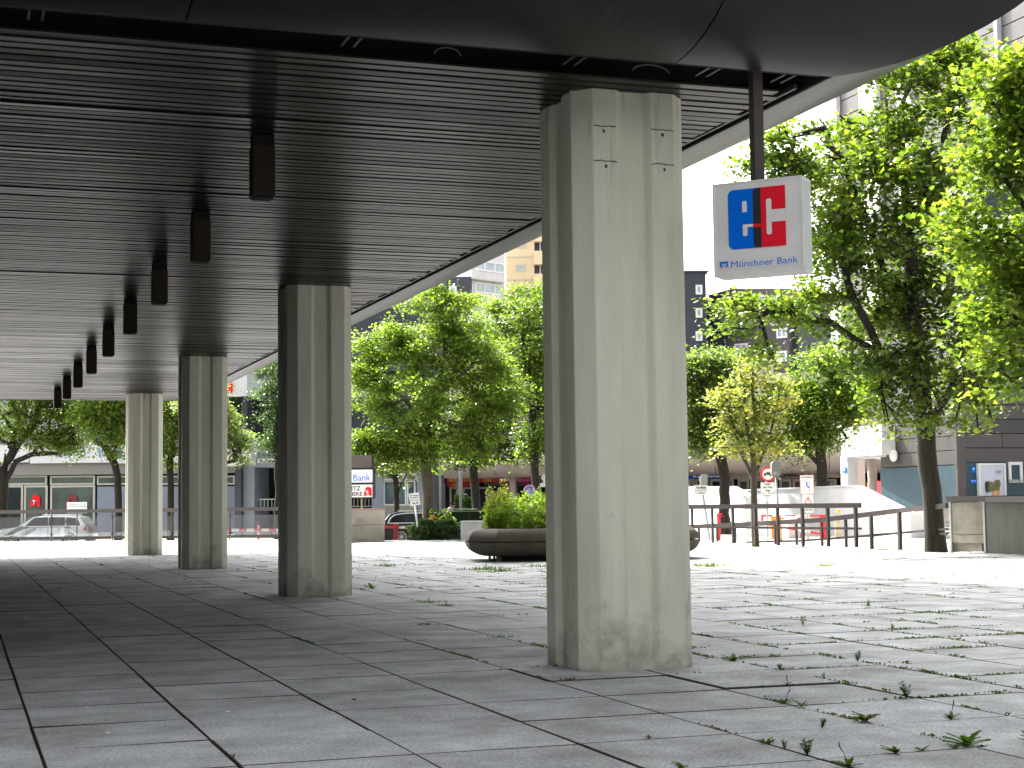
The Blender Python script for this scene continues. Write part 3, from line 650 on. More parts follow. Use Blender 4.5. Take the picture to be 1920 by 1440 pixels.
# right side
tree('maple_tree', 'big dark-trunked maple between the railing and the concrete block on the right', 41, 1752,
     [(1750, 960), (1740, 880), (1735, 810), (1728, 740), (1718, 640), (1708, 520), (1702, 420), (1690, 300, 1), (1690, 200, 1)],
     [(1700, 170, 115, 80), (1590, 290, 105, 90, 1), (1520, 300, 60, 60), (1690, 330, 110, 90, -1.2), (1620, 450, 100, 80, -1), (1560, 430, 45, 60), (1730, 480, 90, 100, 1), (1560, 580, 75, 50, -0.5), (1460, 590, 70, 42, -1), (1370, 580, 50, 38, -1.3),
      (1640, 610, 80, 50, 1), (1760, 640, 90, 70, -1), (1640, 700, 70, 35, -1.3), (1700, 790, 95, 28, -1), (1820, 720, 70, 60, 1), (1800, 120, 60, 70, 0), (1835, 800, 28, 38, .5), (1460, 330, 50, 45, 0), (1790, 290, 70, 80, 1), (1430, 660, 32, 28, -1), (1420, 310, 40, 30, 0), (1470, 270, 50, 40, 0), (1540, 480, 60, 60, .6), (1700, 560, 80, 70, 0)],
     29000, 0.15, M_leaf, tw=0.50, seed=4, shape='five', tips=330, spread=0.27, zb=-0.1, tone0=0.5,
     limbs=[[(1728, 740), (1690, 700), (1645, 650, -.5), (1600, 560, -.8), (1560, 430, -.5)], [(1645, 650), (1560, 605, -.8), (1480, 590, -1), (1400, 580, -1.2)], [(1735, 800), (1765, 760, -.3), (1800, 700, -.5), (1830, 600), (1840, 480)], [(1718, 640), (1660, 520, .5), (1620, 400, .8), (1580, 300, 1)], [(1702, 420), (1745, 330), (1780, 220), (1810, 120)]])
tree('maple_tree', 'bright nearer maple leaning in from the right picture edge', 27, 2085,
     [(2080, 900), (2070, 700), (2060, 560)],
     [(1880, 190, 50, 70), (1895, 320, 75, 90), (1840, 430, 58, 55, -.3), (1890, 470, 70, 70, .4), (1870, 600, 62, 70), (1845, 690, 42, 38, .3), (1930, 690, 55, 50), (1975, 300, 90, 150, .5), (1990, 550, 90, 150, .5), (1930, 140, 50, 60), (2120, 350, 120, 200), (2060, 180, 100, 110), (2160, 620, 90, 100)],
     25000, 0.145, M_leafb, tw=0.42, seed=9, shape='lobed', tips=230, spread=0.24, zb=0, tone0=0.55,
     limbs=[[(2070, 700), (2000, 640), (1930, 620), (1870, 600)], [(2060, 560), (1990, 480), (1930, 400), (1880, 330)], [(2060, 560), (2040, 400), (1980, 250), (1900, 170)]])
tree('young_tree', 'slender young tree with yellowing sparse crown behind the railing', 47.5, 1415,
     [(1414, 960), (1413, 900), (1412, 830), (1413, 760), (1412, 700)],
     [(1412, 700, 35, 45), (1370, 760, 40, 45, .3), (1450, 760, 42, 50, -.3), (1410, 800, 60, 50), (1370, 830, 35, 30), (1460, 830, 35, 28)],
     3800, 0.12, M_leafy, bark=M_bark2, tw=0.2, seed=12, tips=120, spread=0.2, zb=-0.06, tone0=0.5, shape='five',
     limbs=[[(1413, 905), (1390, 850), (1372, 790), (1360, 740)], [(1412, 890), (1440, 830), (1455, 770), (1465, 720)], [(1412, 860), (1400, 800), (1395, 720)]])
tree('maple_tree', 'small pale green tree left of the yellowing young tree, in front of the pastry shop', 66, 1358,
     [(1360, 900), (1352, 860), (1345, 820)], [(1330, 700, 45, 45), (1320, 760, 45, 45), (1350, 800, 45, 40), (1310, 830, 25, 40), (1375, 740, 30, 50), (1300, 720, 35, 50)],
     9000, 0.2, M_leafp, tw=0.45, seed=14, tips=110, zb=-0.1, tone0=0.4)
tree('maple_tree', 'round green tree with dark trunk right of the no-truck sign', 63, 1541,
     [(1541, 900), (1538, 850), (1535, 800)], [(1530, 700, 45, 45), (1500, 760, 50, 50), (1560, 770, 60, 45), (1590, 720, 40, 40), (1490, 830, 40, 28), (1540, 815, 50, 25), (1600, 770, 30, 30)],
     11000, 0.19, M_leafb, tw=0.42, seed=15, tips=130, zb=-0.1, tone0=0.4, limbs=[[(1540, 870), (1515, 850), (1500, 830)]])
# centre
tree('maple_tree', 'tall maple with straight grey trunk rising behind the evergreen bush', 62, 803,
     [(802, 960), (800, 900), (797, 820), (810, 750), (827, 702), (836, 655), (828, 610), (815, 555)],
     [(812, 560, 38, 28), (860, 590, 60, 45), (770, 610, 55, 50, .5), (720, 650, 50, 50), (835, 660, 60, 50, -.6), (700, 740, 45, 60), (770, 740, 70, 60, -1), (860, 740, 70, 60, .6), (740, 810, 70, 45), (830, 820, 75, 45, -.6), (920, 800, 55, 45, .4), (900, 670, 50, 50), (690, 830, 40, 45), (770, 865, 60, 28), (720, 870, 35, 22), (680, 680, 40, 50), (930, 730, 55, 60), (880, 850, 45, 25)],
     30000, 0.17, M_leafb, bark=M_bark2, tw=0.42, seed=21, tips=330, spread=0.23, zb=-0.1, tone0=0.45,
     limbs=[[(836, 657), (855, 645), (902, 615)], [(812, 747), (770, 690), (745, 640), (730, 620)], [(810, 750), (850, 715, -.6), (880, 690, -.6)], [(797, 800), (760, 750, -.8), (715, 760, -.8)], [(800, 860), (780, 830), (745, 800)], [(800, 870), (825, 820), (870, 790)]])
tree('maple_tree', 'forked maple behind the parked cars, its trunk splitting in a Y', 74, 893,
     [(893, 950), (890, 905), (888, 880)], [(960, 590, 45, 50), (1000, 560, 40, 40), (930, 640, 45, 50), (985, 660, 50, 55), (950, 740, 55, 55), (910, 800, 60, 45), (860, 830, 40, 30), (960, 820, 50, 30), (1010, 730, 30, 60), (860, 850, 35, 28), (930, 850, 45, 24), (985, 850, 35, 25)],
     19000, 0.2, M_leaf, tw=0.40, seed=22, tips=240, spread=0.27, zb=-0.35, tone0=0.5,
     limbs=[[(888, 880), (872, 840), (862, 800)], [(888, 885), (915, 840), (935, 780), (965, 680), (975, 600)]])
tree('maple_tree', 'dark-trunked tree just left of the nearest column', 68, 1004,
     [(1004, 940), (1003, 860), (998, 760), (985, 680), (980, 600)], [(985, 570, 40, 35), (1000, 640, 45, 50), (990, 720, 50, 60), (1020, 800, 50, 50), (975, 850, 40, 22), (1050, 700, 60, 100), (1090, 800, 60, 60)],
     10000, 0.19, M_leaf, tw=0.36, seed=23, tips=120, spread=0.32, zb=-0.35, tone0=0.4)
tree('small_tree', 'little pale-leaved tree in front of the hairdresser window', 76, 743,
     [(743, 930), (742, 900), (740, 885)], [(735, 855, 35, 25), (760, 850, 30, 28), (720, 865, 20, 14), (745, 835, 35, 20)],
     3500, 0.19, M_leafp, tw=0.26, seed=24, tips=50, spread=0.3, zb=-0.35, tone0=0.6, limbs=[[(742, 910), (722, 880), (700, 855)], [(743, 915), (762, 890), (768, 860)]])
for x, D, sd, lab, bl in ((700, 92, 31, 'dark background tree left of the tall maple crown', [(700, 640, 50, 55), (670, 700, 50, 70), (740, 620, 50, 45), (690, 780, 60, 70), (740, 720, 50, 70)]),
                          (1040, 95, 32, 'background tree behind the nearest column', [(1030, 620, 60, 70), (960, 640, 50, 70), (1080, 720, 70, 90), (1010, 760, 60, 80)]),
                          (870, 98, 33, 'background tree between the tall maple and the forked maple', [(870, 630, 55, 40), (850, 720, 60, 70), (900, 760, 60, 60)])):
    tree('background_tree', lab, D, x, [(x, 900), (x, 800)], bl, 9000, 0.27, M_leafd if sd != 33 else M_leaf, tw=0.5, seed=sd, group=None, tips=90, spread=0.5, zb=-0.3, tone0=0.5)
tree('dark_conifer', 'dark dense tree in the gap between the second and third columns', 80, 520,
     [(520, 900), (520, 760)], [(520, 700, 35, 40), (505, 760, 28, 45), (530, 800, 30, 50), (515, 830, 22, 30), (570, 740, 50, 80)],
     8000, 0.17, M_leafd, tw=0.3, seed=35, tips=90, spread=0.28, zb=-0.35, tone0=0.5)
# left
tree('maple_tree', 'leafy tree at the left picture edge with a long low limb', 80, 6,
     [(6, 930), (6, 880), (10, 850)], [(-20, 780, 70, 55), (40, 760, 60, 45), (100, 790, 55, 45), (140, 770, 45, 45), (60, 820, 60, 28), (-60, 840, 50, 40), (130, 830, 32, 26), (20, 690, 80, 45), (110, 700, 60, 45)],
     15000, 0.2, M_leaf, tw=0.5, seed=41, tips=170, spread=0.36, zb=-0.3, tone0=0.55, limbs=[[(6, 895), (30, 865), (60, 852), (110, 850), (150, 830)], [(8, 870), (28, 840), (60, 800)]])
tree('maple_tree', 'middle left tree whose trunk stands before the pale shop panel', 78, 222,
     [(222, 930), (221, 895), (215, 870), (195, 835)], [(190, 790, 35, 40), (215, 750, 45, 40), (225, 810, 30, 50), (175, 760, 30, 30), (240, 760, 30, 60), (200, 700, 60, 35)],
     9000, 0.19, M_leafb, tw=0.36, seed=42, tips=110, spread=0.32, zb=-0.3, tone0=0.55)
tree('maple_tree', 'left tree squeezed between the third and farthest columns', 78, 320,
     [(320, 930), (319, 890), (320, 850)], [(322, 780, 28, 45), (315, 840, 26, 35), (340, 800, 30, 60), (300, 770, 25, 35), (330, 710, 45, 40)],
     7000, 0.19, M_leafb, tw=0.34, seed=43, tips=90, spread=0.3, zb=-0.3, tone0=0.5)
tree('maple_tree', 'tree mostly hidden by the third column, one light branch showing on its right', 72, 398,
     [(398, 920), (398, 870)], [(400, 800, 40, 50), (445, 830, 20, 30), (455, 838, 14, 16), (380, 750, 40, 40), (438, 858, 12, 16)],
     6000, 0.17, M_leafp, tw=0.3, seed=44, tips=90, spread=0.24, zb=-0.3, tone0=0.6)
# ---------------------------------------------------------------- left building with the pharmacy
Z0 = -0.3
def yz(x, D, z): return hor(x) + (EYE-z)*FOCAL/D            # image row of a height at a depth
fl = Face(-200, 96, 470, 96)
pb = empty('pharmacy_building', gnd(150, 96, 0), 'low shop building with glazed pharmacy front and grey soffit on the far left', 'building')
fl.obox('parapet_wall', pb, -330, 640, 455, 866, -9, 0.5, M_bluegrey)
for a, b in ((-330, -100), (-98, 54), (56, 216), (218, 372), (374, 455)): fl.obox('cladding_panel', pb, a, 834, b, 868, 0.5, 0.58, M_white)
fl.obox('soffit', pb, -330, 868.5, 455, 891, -2.5, 0.3, M_grey)
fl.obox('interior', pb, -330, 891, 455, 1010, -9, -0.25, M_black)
for a, b in ((-300, -170), (-165, -60), (-55, 3), (8, 88)): fl.window(pb, a, 892, b, 909, 0, M_beige, M_gglass, 0.1)
for a, b in ((94, 178), (182, 262), (268, 350), (356, 440)): fl.window(pb, a, 892, b, 909, 0, M_beige, M_gglass, 0.1)
for a, b, g_ in ((-300, -170, M_gglass), (-165, -60, M_gglass), (-55, 3, M_dglass), (5, 43, M_dglass), (45, 89, M_gglass), (94, 178, M_gglass)): fl.window(pb, a, 910, b, 1004, 0, M_beige, g_, 0.12)
for a, b in ((182, 262), (268, 350), (356, 440)): fl.obox('blank_panel', pb, a, 912, b, 1004, -0.1, 0.0, M_bluegrey)
fl.obox('plinth', pb, -330, 1004, 455, 1013, -0.5, 0.1, M_grey)
def red_a(face, par, x0, y0, x1, y1, d, m=M_red, white=True):
    """Gothic style pharmacy letter A"""
    q = lambda a, b: (x0+(x1-x0)*a, y0+(y1-y0)*b)
    face.poly('pharmacy_letter', par, [q(*t) for t in ((.28, .12), (.45, 0), (.62, 0), (.92, .15), (.95, .3), (.9, .68), (1, .84), (.9, .98), (.7, .9), (.62, .75), (.6, .35), (.5, .25), (.42, .35), (.45, .6), (.5, .75), (.35, .95), (.05, .95), (0, .85), (.12, .8), (.1, .5), (.22, .45))], d, d+0.03, m)
    if white: face.poly('letter_emblem', par, [q(*t) for t in ((.25, .42), (.6, .42), (.5, .55), (.45, .56), (.45, .7), (.55, .75), (.3, .75), (.4, .7), (.4, .56), (.34, .55))], d+0.031, d+0.04, M_signw)
red_a(fl, pb, 55, 928, 76, 951, 0.06); red_a(fl, pb, 120, 927, 146, 955, 0.05, mat('dull_red', (0.2, 0.015, 0.015), 0.5), False)
for k, (x, t) in enumerate(((108, 'A'), (128, 'P'), (150, 'O'), (182, 'T'), (200, 'H'), (218, 'E'))): fl.text('lettering', pb, t, x, 843, x+10, 858, 0.6, mat('sky_blue_paint', (0.02, 0.28, 0.6), 0.5), 0.04)

# ---------------------------------------------------------------- grey-blue building with the doctors' sign and hairdresser
fa = Face(400, 88, 800, 86)
ab = empty('doctors_building', gnd(560, 88, 0), 'blue-grey building with dark recess, doctors sign and hairdresser shop', 'building')
fa.obox('upper_wall', ab, 395, 560, 800, 700, -8, 0, M_slate2)
fa.obox('white_bay', ab, 395, 640, 463, 743, -2, 1.6, M_white); fa.obox('white_bay_lower', ab, 395, 823, 463, 872, -2, 1.6, M_white)
fa.obox('bay_glazing', ab, 395, 744, 452, 823, -2, 1.0, M_dglass); fa.obox('corner_post', ab, 453, 744, 463, 823, -2, 1.2, M_slate2)
fa.obox('recess_wall', ab, 463, 700, 800, 824, -8, -0.6, M_slate2)
for a, b in ((474, 540), (545, 611), (616, 682)):
    fa.obox('balcony_parapet', ab, a, 712, b, 744, -0.6, 0.5, M_white); fa.window(ab, a, 700, b, 712, -0.3, M_frame, M_wglass, 0.1, 2); fa.window(ab, a+2, 748, b-2, 761, -0.55, M_beige, M_dglass, 0.1)
fa.obox('beam', ab, 455, 824, 800, 844, -3, 0, M_bluegrey); fa.obox('lower_beam', ab, 455, 844.5, 800, 874, -3, 0.03, M_bluegrey)
for a, b in ((455, 477), (697, 718)): fa.obox('pillar', ab, a, 874.5, b, 1012, -3, 0.02, M_bluegrey)
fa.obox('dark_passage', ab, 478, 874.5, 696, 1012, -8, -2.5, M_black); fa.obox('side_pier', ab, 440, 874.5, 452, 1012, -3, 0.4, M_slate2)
sg2 = empty('direction_sign', fa.P(*fa.uv(500, 864), 0.03), 'long white doctors direction sign with black arrow on the beam', 'sign')
fa.obox('board', sg2, 475, 859.5, 560, 867.5, 0.031, 0.07, M_signw)
fa.poly('arrow', sg2, [(478, 864), (482, 861), (482, 867)], 0.07, 0.08, M_ink); fa.text('lettering', sg2, 'Ärzte Peschel', 486, 861, 556, 867, 0.075, M_ink, 0.03)
# railing in the passage
rl = empty('passage_railing', fa.P(*fa.uv(590, 950), 0), 'white barred railing across the dark passage opening', 'railing')
fa.obox('top_rail', rl, 478, 934, 696, 936, -0.4, -0.35, M_steel); fa.obox('bottom_rail', rl, 478, 950, 696, 951.5, -0.4, -0.35, M_steel)
for k in range(31): fa.obox('bar', rl, 481+k*7, 936, 482.2+k*7, 950, -0.39, -0.36, M_steel)
# red diamond sign on the bay
fa.poly('red_sign_emblem', ab, [(432, 715), (438, 725), (434, 737), (426, 733), (428, 719)], 1.61, 1.66, M_red)
# hairdresser
fa.obox('shop_fascia', ab, 718.5, 887, 782, 900, -1, 0.1, M_beige); fa.text('lettering', ab, 'HAIRDESIGN', 717.5, 890, 755, 897, 0.12, M_ink, 0.04); fa.text('lettering', ab, 'Oliver', 762, 889, 780, 898, 0.12, M_ink, 0.02, 0.2)
for a, b in ((719, 741), (742, 762), (763, 779)): fa.window(ab, a, 901, b, 948, -0.1, M_frame, mat('bluish_shop_glass', (0.05, 0.10, 0.13), 0.1, var=0.7, scale=2.5, spec=0.8), 0.08)
fa.obox('shop_plinth', ab, 718.5, 948, 782, 1012, -1, 0.05, M_grey); fa.obox('shop_back', ab, 718.5, 874.5, 782, 887, -2.5, 0.0, M_slate); fa.obox('wall_end', ab, 782.5, 874.5, 800, 1012, -3, 0, M_bluegrey)

# ---------------------------------------------------------------- arcade building with rounded pink overhang and shops
fp = Face(800, 88, 1700, 84)
ar = empty('arcade_building', gnd(1300, 86, 0), 'pinkish building with a rounded belly overhang above a row of shops', 'building')
def belly_face(face, par, xa, xb, ytop, ybot, out, m, d0=0.0, pan=8):
    u0 = face.uv(xa, 860)[0]; u1 = face.uv(xb, 860)[0]; zt_ = face.uv((xa+xb)/2, ytop)[1]; zb_ = face.uv((xa+xb)/2, ybot, out)[1]
    us = np.linspace(u0, u1, pan+1)
    for a, b in zip(us[:-1], us[1:]):
        mb = MB(); P = []; n = 12
        prof = [(d0+out*math.sin(t), zb_+(zt_-zb_)*(1-math.cos(t))) for t in np.linspace(0, math.pi/2, n)]
        prof = [(-4.5, zb_-0.004)] + prof + [(d0+out, zt_+1.2), (-4.5, zt_+1.2)]
        mb.prism(prof, lambda q: face.P(a+0.015, q[1], q[0]), lambda q: face.P(b-0.015, q[1], q[0]), m, False); mb.build('overhang_panel', par)
    return us, zb_, zt_
belly_face(fp, ar, 835, 1660, 842, 889, 2.2, M_pink)
fp.obox('upper_wall', ar, 835, 705, 1660, 800, -5, 0.8, M_pink)
for k in range(14):
    x = 860+k*56; fp.window(ar, x, 760, x+38, 792, 0.82, M_frame, M_dglass, 0.12, 1)
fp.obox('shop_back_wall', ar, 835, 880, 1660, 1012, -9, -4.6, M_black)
fp.obox('ceiling_strip', ar, 835, 886, 1660, 889, -4.6, -3.0, M_pink)
def shopband(x0, x1, y0, y1, m): return fp.obox('shop_fascia', ar, x0, y0, x1, y1, -3.3, -3.1, m)
shopband(838, 925, 894.5, 905, M_shopred); shopband(838.5, 885, 905.5, 912, M_shopred); shopband(926, 1000, 893, 905, M_magenta)
fp.text('lettering', ar, 'GOLDANKAUF', 842, 896, 888, 903, -3.06, M_gold, 0.05); fp.text('lettering', ar, 'Dolz', 907, 896, 922, 903, -3.06, M_gold, 0.03); fp.text('lettering', ar, 'GOLD', 848, 906.5, 866, 911.5, -3.06, M_gold, 0.04)
fp.text('lettering', ar, 'Blumen', 936, 895, 960, 903, -3.06, M_signw, 0.02, 0.3); fp.text('lettering', ar, 'Flower', 968, 896, 996, 903, -3.06, mat('pale_pink_lettering', (0.7, 0.3, 0.45)), 0.01, 0.3)
fp.obox('dark_entry_fascia', ar, 822, 893, 837, 905, -3.3, -3.1, mat('maroon_fascia', (0.08, 0.02, 0.02))); fp.text('lettering', ar, '5', 829, 896, 832, 903, -3.05, M_signw, 0.04)
shopband(1290, 1352, 888, 897, M_blue) ; fp.text('lettering', ar, 'Konditorei', 1300, 890, 1349, 895.5, -3.06, M_signw, 0.05); fp.text('lettering', ar, 'Wagner', 1290, 879, 1350, 887, -3.0, M_orange, 0.06)
shopband(1355, 1575, 886, 897, M_pink); fp.text('lettering', ar, 'WALLENBERGER', 1448, 888, 1508, 895, -3.06, M_slate2, 0.05)
fp.text('lettering', ar, 'Uhren Schmuck Pokale', 1516, 888, 1550, 891, -3.06, M_slate2, 0.0); fp.text('lettering', ar, 'Gravuren aller Art', 1516, 892.5, 1548, 895.5, -3.06, M_slate2, 0.0)
xs = [843, 868, 893, 918, 943, 968, 993, 1018]; 
for a, b in zip(xs[:-1], xs[1:]): fp.window(ar, a, 906 if a > 900 else 913, b-2, 1006, -3.3, M_beige if a < 900 else M_slate, M_dglass, 0.12)
for a, b in ((1292, 1303), (1304, 1330), (1332, 1358), (1366, 1377), (1384, 1406), (1408, 1432), (1434, 1456), (1462, 1485), (1487, 1510), (1514, 1540), (1545, 1570)): fp.window(ar, a, 898, b, 1000, -3.3, M_beige, M_gglass if (a % 3) else M_dglass, 0.14)
for x in (861, 961, 1061, 1161, 1260, 1358, 1440, 1522):
    if x in (1260, 1358, 1440): continue
    u_ = fp.uv(x, 900, -0.3)[0]; mb = MB(); mb.tube([fp.P(u_, -0.4, -0.3), fp.P(u_, fp.uv(x, 884, -0.3)[1], -0.3)], 0.19, M_pink, 16); mb.build('round_pillar', ar)
mb = MB(); u_ = fp.uv(1005, 900, 0.9)[0]
bs = empty('box_sign', fp.P(u_, 2, 0.9), 'white box sign sticking out under the pink overhang next to the nearest column', 'sign'); fp.obox('sign_box', bs, 1008, 881, 1026, 913, 0.6, 0.9, M_signw); fp.poly('sign_mark', bs, [(1010, 893), (1016, 889), (1014, 897), (1019, 903), (1012, 907)], 0.9, 0.93, M_ink)
# closed shutter boxes, vents under the overhang
for k in range(12): fp.obox('vent_grille', ar, 1300+k*22, 880, 1318+k*22, 885.5, -3.25, -3.15, M_ink)

# ---------------------------------------------------------------- white portico with pillars, right of the arcade
fq = Face(1577, 70, 1655, 66)
po = empty('white_portico', gnd(1610, 70, 0), 'white beam portico on pale pillars left of the slate wall', 'building')
fq.obox('parapet', po, 1577, 800, 1653, 819.5, -3, 0, M_white); fq.obox('beam', po, 1577, 820, 1653, 855, -3, 0.02, M_white)
fq.obox('pillar', po, 1577.5, 855.5, 1590, 1000, -0.5, 0, M_white); fq.obox('pillar', po, 1598, 862, 1608, 1000, -2.8, -2.4, M_pink); fq.obox('lintel', po, 1590, 855.5, 1653, 859, -2.9, -0.3, M_white)
u_ = fq.uv(1636, 900, -1.2)[0]; mb = MB(); mb.tube([fq.P(u_, -0.1, -1.2), fq.P(u_, fq.uv(1636, 857, -1.2)[1], -1.2)], 0.2, M_pink, 16); mb.build('pillar', po)
fq.obox('display_rack', po, 1626, 905, 1631, 935, -3.1, -2.9, M_gold); fq.obox('display_rack', po, 1644, 902, 1653, 935, -2.6, -2.4, M_rb)
s3 = empty('pictogram_sign', fq.P(*fq.uv(1583, 881), 0.03), 'small blue pictogram sign on the white portico pillar', 'sign'); fq.obox('plate', s3, 1580, 876, 1586, 887, 0.003, 0.04, M_blue); fq.obox('pictogram', s3, 1582, 878, 1584, 883, 0.041, 0.05, M_signw)

# ---------------------------------------------------------------- slate building on the right
cor = gnd(1797, 62, 0)
far_u = None
f1 = Face.__new__(Face); f1.o = cor.copy(); f1.u = Vector((0, 1, 0)); f1.n = Vector((-1, 0, 0)); f1.z = 0
f2 = Face.__new__(Face); f2.o = cor.copy(); f2.u = Vector((1, 0, 0)); f2.n = Vector((0, -1, 0)); f2.z = 0
sb = empty('slate_building', cor, 'building clad in grey slate panels above a teal tiled base, behind the big maple', 'building')
U1 = f1.uv(1653, 930)[0]; U2 = 26.0; ZT = 1.5+ (hor(1797)-868)*62/FOCAL - 0.2
zt_t = f1.uv(1797-1, 872)[1]; ZTOP = 13.5
mb = MB(); mb.prism([(0, 0), (U2, 0), (U2, U1), (0, U1)], lambda q: (cor.x+0.3+q[0], cor.y+0.3+q[1], -0.3), lambda q: (cor.x+0.3+q[0], cor.y+0.3+q[1], ZTOP), M_slate2); mb.build('core', sb)
mb = MB(); mb.box((33, -46, -0.03), (52, 36.5, 36), M_slate2); mb.build('unseen_sky_blocker', sb)  # unseen block added beyond the right frame edge to shut out low sky
rp = random.Random(8)
RH = 0.42*1.35
def panels(face, U, wpan, z0, z1, mlist, nm='slate_panel'):
    z = z0; r_ = 0
    while z < z1-0.1:
        off = (r_ % 2)*wpan/2; u = -off
        while u < U:
            a, b = max(0, u), min(U, u+wpan)
            if b-a > 0.05:
                mb = MB(); d = 0.30+rp.uniform(-.006, .006)-0.28; mb.box((a+0.012, z+0.015, -0.27), (b-0.012, z+RH-0.015, d-0.02), rp.choice(mlist), face.T()); mb.build(nm, sb)
            u += wpan
        z += RH; r_ += 1
panels(f1, U1, 3.2, zt_t+0.02, min(ZTOP, 9.0), [M_slate]); panels(f2, U2, 4.2, zt_t+0.1, min(ZTOP, 9.0), [M_slate, mat('slate_panel_dark', (0.045, 0.046, 0.053), 0.6), M_slate])
mb = MB(); mb.box((0.08, -0.3, -0.28), (U1, zt_t, 0.03), M_teal, f1.T()); mb.build('teal_base', sb)
mb = MB(); mb.box((0.05, -0.3, -0.28), (U2, zt_t+0.09, 0.03), M_teal, f2.T()); mb.build('teal_base', sb)
mb = MB(); mb.box((-0.10, -0.3, -0.32), (0.07, ZTOP, 0.07), M_slate, f1.T()); mb.build('corner_trim', sb)
# round wall lamp
lp_ = f1.uv(1681, 854); wl = empty('wall_lamp', f1.P(lp_[0], lp_[1], 0), 'round white globe lamp on the slate wall', 'lamp')
mb = MB(); r_ = 0.26; ctr = f1.P(lp_[0], lp_[1], 0.14)
P = []; n1, n2 = 14, 8
for i in range(n2+1):
    for j in range(n1):
        a = math.pi*i/n2; b = 2*math.pi*j/n1; P.append((ctr.x-0.12*math.cos(a), ctr.y+r_*math.sin(a)*math.cos(b), ctr.z+r_*math.sin(a)*math.sin(b)))
mb.poly(P, [(i*n1+j, i*n1+(j+1) % n1, (i+1)*n1+(j+1) % n1, (i+1)*n1+j) for i in range(n2) for j in range(n1)], M_signw, True); mb.build('globe', wl)
mb = MB(); mb.tube([f1.P(lp_[0], lp_[1], 0.0), f1.P(lp_[0], lp_[1], 0.1)], 0.15, M_steel, 14); mb.build('lamp_base', wl)
# lightbox poster, info signs and barred window on the camera side
pf = empty('poster_lightbox', f2.P(*f2.uv(1861, 900), 0.03), 'white framed advertising lightbox with a cartoon tree stump drawing on the teal wall', 'poster')
u0, v0, u1, v1 = f2.rect(1836, 868.5, 1887, 945, 0.2); mb = MB(); T2 = f2.T()
for q in (((u0, v0, .04), (u0+.07, v1, .2)), ((u1-.07, v0, .04), (u1, v1, .2)), ((u0+.07, v1-.07, .04), (u1-.07, v1, .2)), ((u0+.07, v0, .04), (u1-.07, v0+.07, .2))): mb.box(q[0], q[1], M_frame, T2)
mb.build('frame', pf); mb = MB(); mb.box((u0+.07, v0+.07, .04), (u1-.07, v1-.07, .16), mat('pale_poster_paper', (0.5, 0.55, 0.66), 0.4, var=0.03), T2); mb.build('poster_sheet', pf)
def f2p(name, pts, m, d=0.165, hh=0.01): return f2.poly(name, pf, pts, d, d+hh, m)
M_olive = mat('printed_olive', (0.13, 0.13, 0.04), 0.6, var=0.4, scale=9)
f2p('printed_bush', [(1849, 925), (1851, 908), (1856, 902), (1862, 905), (1868, 899), (1874, 900), (1877, 907), (1874, 915), (1876, 922), (1868, 920), (1858, 922)], M_olive, .165)
f2p('printed_barrel', [(1847, 906), (1850, 902), (1854, 903), (1853, 922), (1848, 921)], M_ink, .178); f2p('printed_leg', [(1861, 921), (1865, 921), (1866, 928), (1861, 928)], M_orange, .178); f2p('printed_leg', [(1870, 919), (1874, 919), (1875, 928), (1870, 928)], M_orange, .178)
bub = [(1872+7*math.cos(t), 885+4.5*math.sin(t)) for t in np.linspace(0, 2*math.pi, 17)[:-1]]; f2p('speech_bubble', bub, M_bluegrey, .163, .003); bub2 = [(1872+6.3*math.cos(t), 885+3.8*math.sin(t)) for t in np.linspace(0, 2*math.pi, 17)[:-1]]; f2p('speech_bubble', bub2, mat('pale_poster_paper', (0.5, 0.55, 0.66)), .167, .003)
f2.text('lettering', pf, 'TORRF?', 1867, 883, 1877, 887, .172, M_ink, 0.02)
for nm, lab, a in (('info_sign', 'upper small blue information sign with white figure beside the poster', (1822, 875, 1829, 886)), ('info_sign', 'lower wide blue information sign beside the poster', (1820, 899, 1833, 906))):
    e = empty(nm, f2.P(*f2.uv((a[0]+a[2])/2, a[1]), 0.03), lab, 'sign'); f2.obox('plate', e, *a, 0.031, 0.06, M_blue)
    if a[1] < 890: f2.obox('pictogram', e, 1824.5, 877, 1826.5, 881, 0.061, 0.07, M_signw)
    else: f2.text('lettering', e, 'Parkhaus', 1821, 900, 1832, 902.5, .065, M_signw)
f2.window(sb, 1891, 866, 1917, 905, 0.05, M_frame, M_dglass, 0.12)
for k in range(9): f2.obox('window_bar', sb, 1893+k*2.8, 899, 1893.8+k*2.8, 904, 0.10, 0.13, M_steel)
# tall tower further back
ct = gnd(1960, 76, 0); f3 = Face.__new__(Face); f3.o = ct.copy(); f3.u = Vector((0, 1, 0)); f3.n = Vector((-1, 0, 0)); f3.z = 0
tw_ = empty('slate_tower', ct, 'tall tower with grey slate panels and white strips rising behind the big maple', 'building')
U3 = min(60, f3.uv(1572, 900)[0]); mb = MB(); mb.box((0, -0.3, -22), (U3, 44, -0.1), M_slate2, f3.T()); mb.build('core', tw_)
sec = [(0, .11, 's'), (.11, .125, 'w'), (.125, .26, 's'), (.26, .36, 'd'), (.36, .52, 's'), (.52, .60, 'w'), (.60, .70, 's'), (.70, .80, 'w'), (.8, .93, 's'), (.93, 1, 'w')]
for a, b, t in sec:
    a, b = a*U3, b*U3; z = 0.0
    while z < 44:
        hh = 0.95 if t == 's' else 2.9
        mb = MB(); mb.box((a+.03, z+.03, -0.1), (b-.03, z+hh-.03, 0.0 if t == 's' else 0.25 if t == 'w' else -0.05), {'s': M_slate, 'w': M_white, 'd': M_slate2}[t], f3.T()); mb.build('facade_panel', tw_)
        if t == 'd' and hh > 2:
            fw_ = MB(); fw_.box((a+.5, z+.9, 0.0), (b-.5, z+2.3, 0.03), M_dglass, f3.T()); fw_.build('window', tw_)
        z += hh

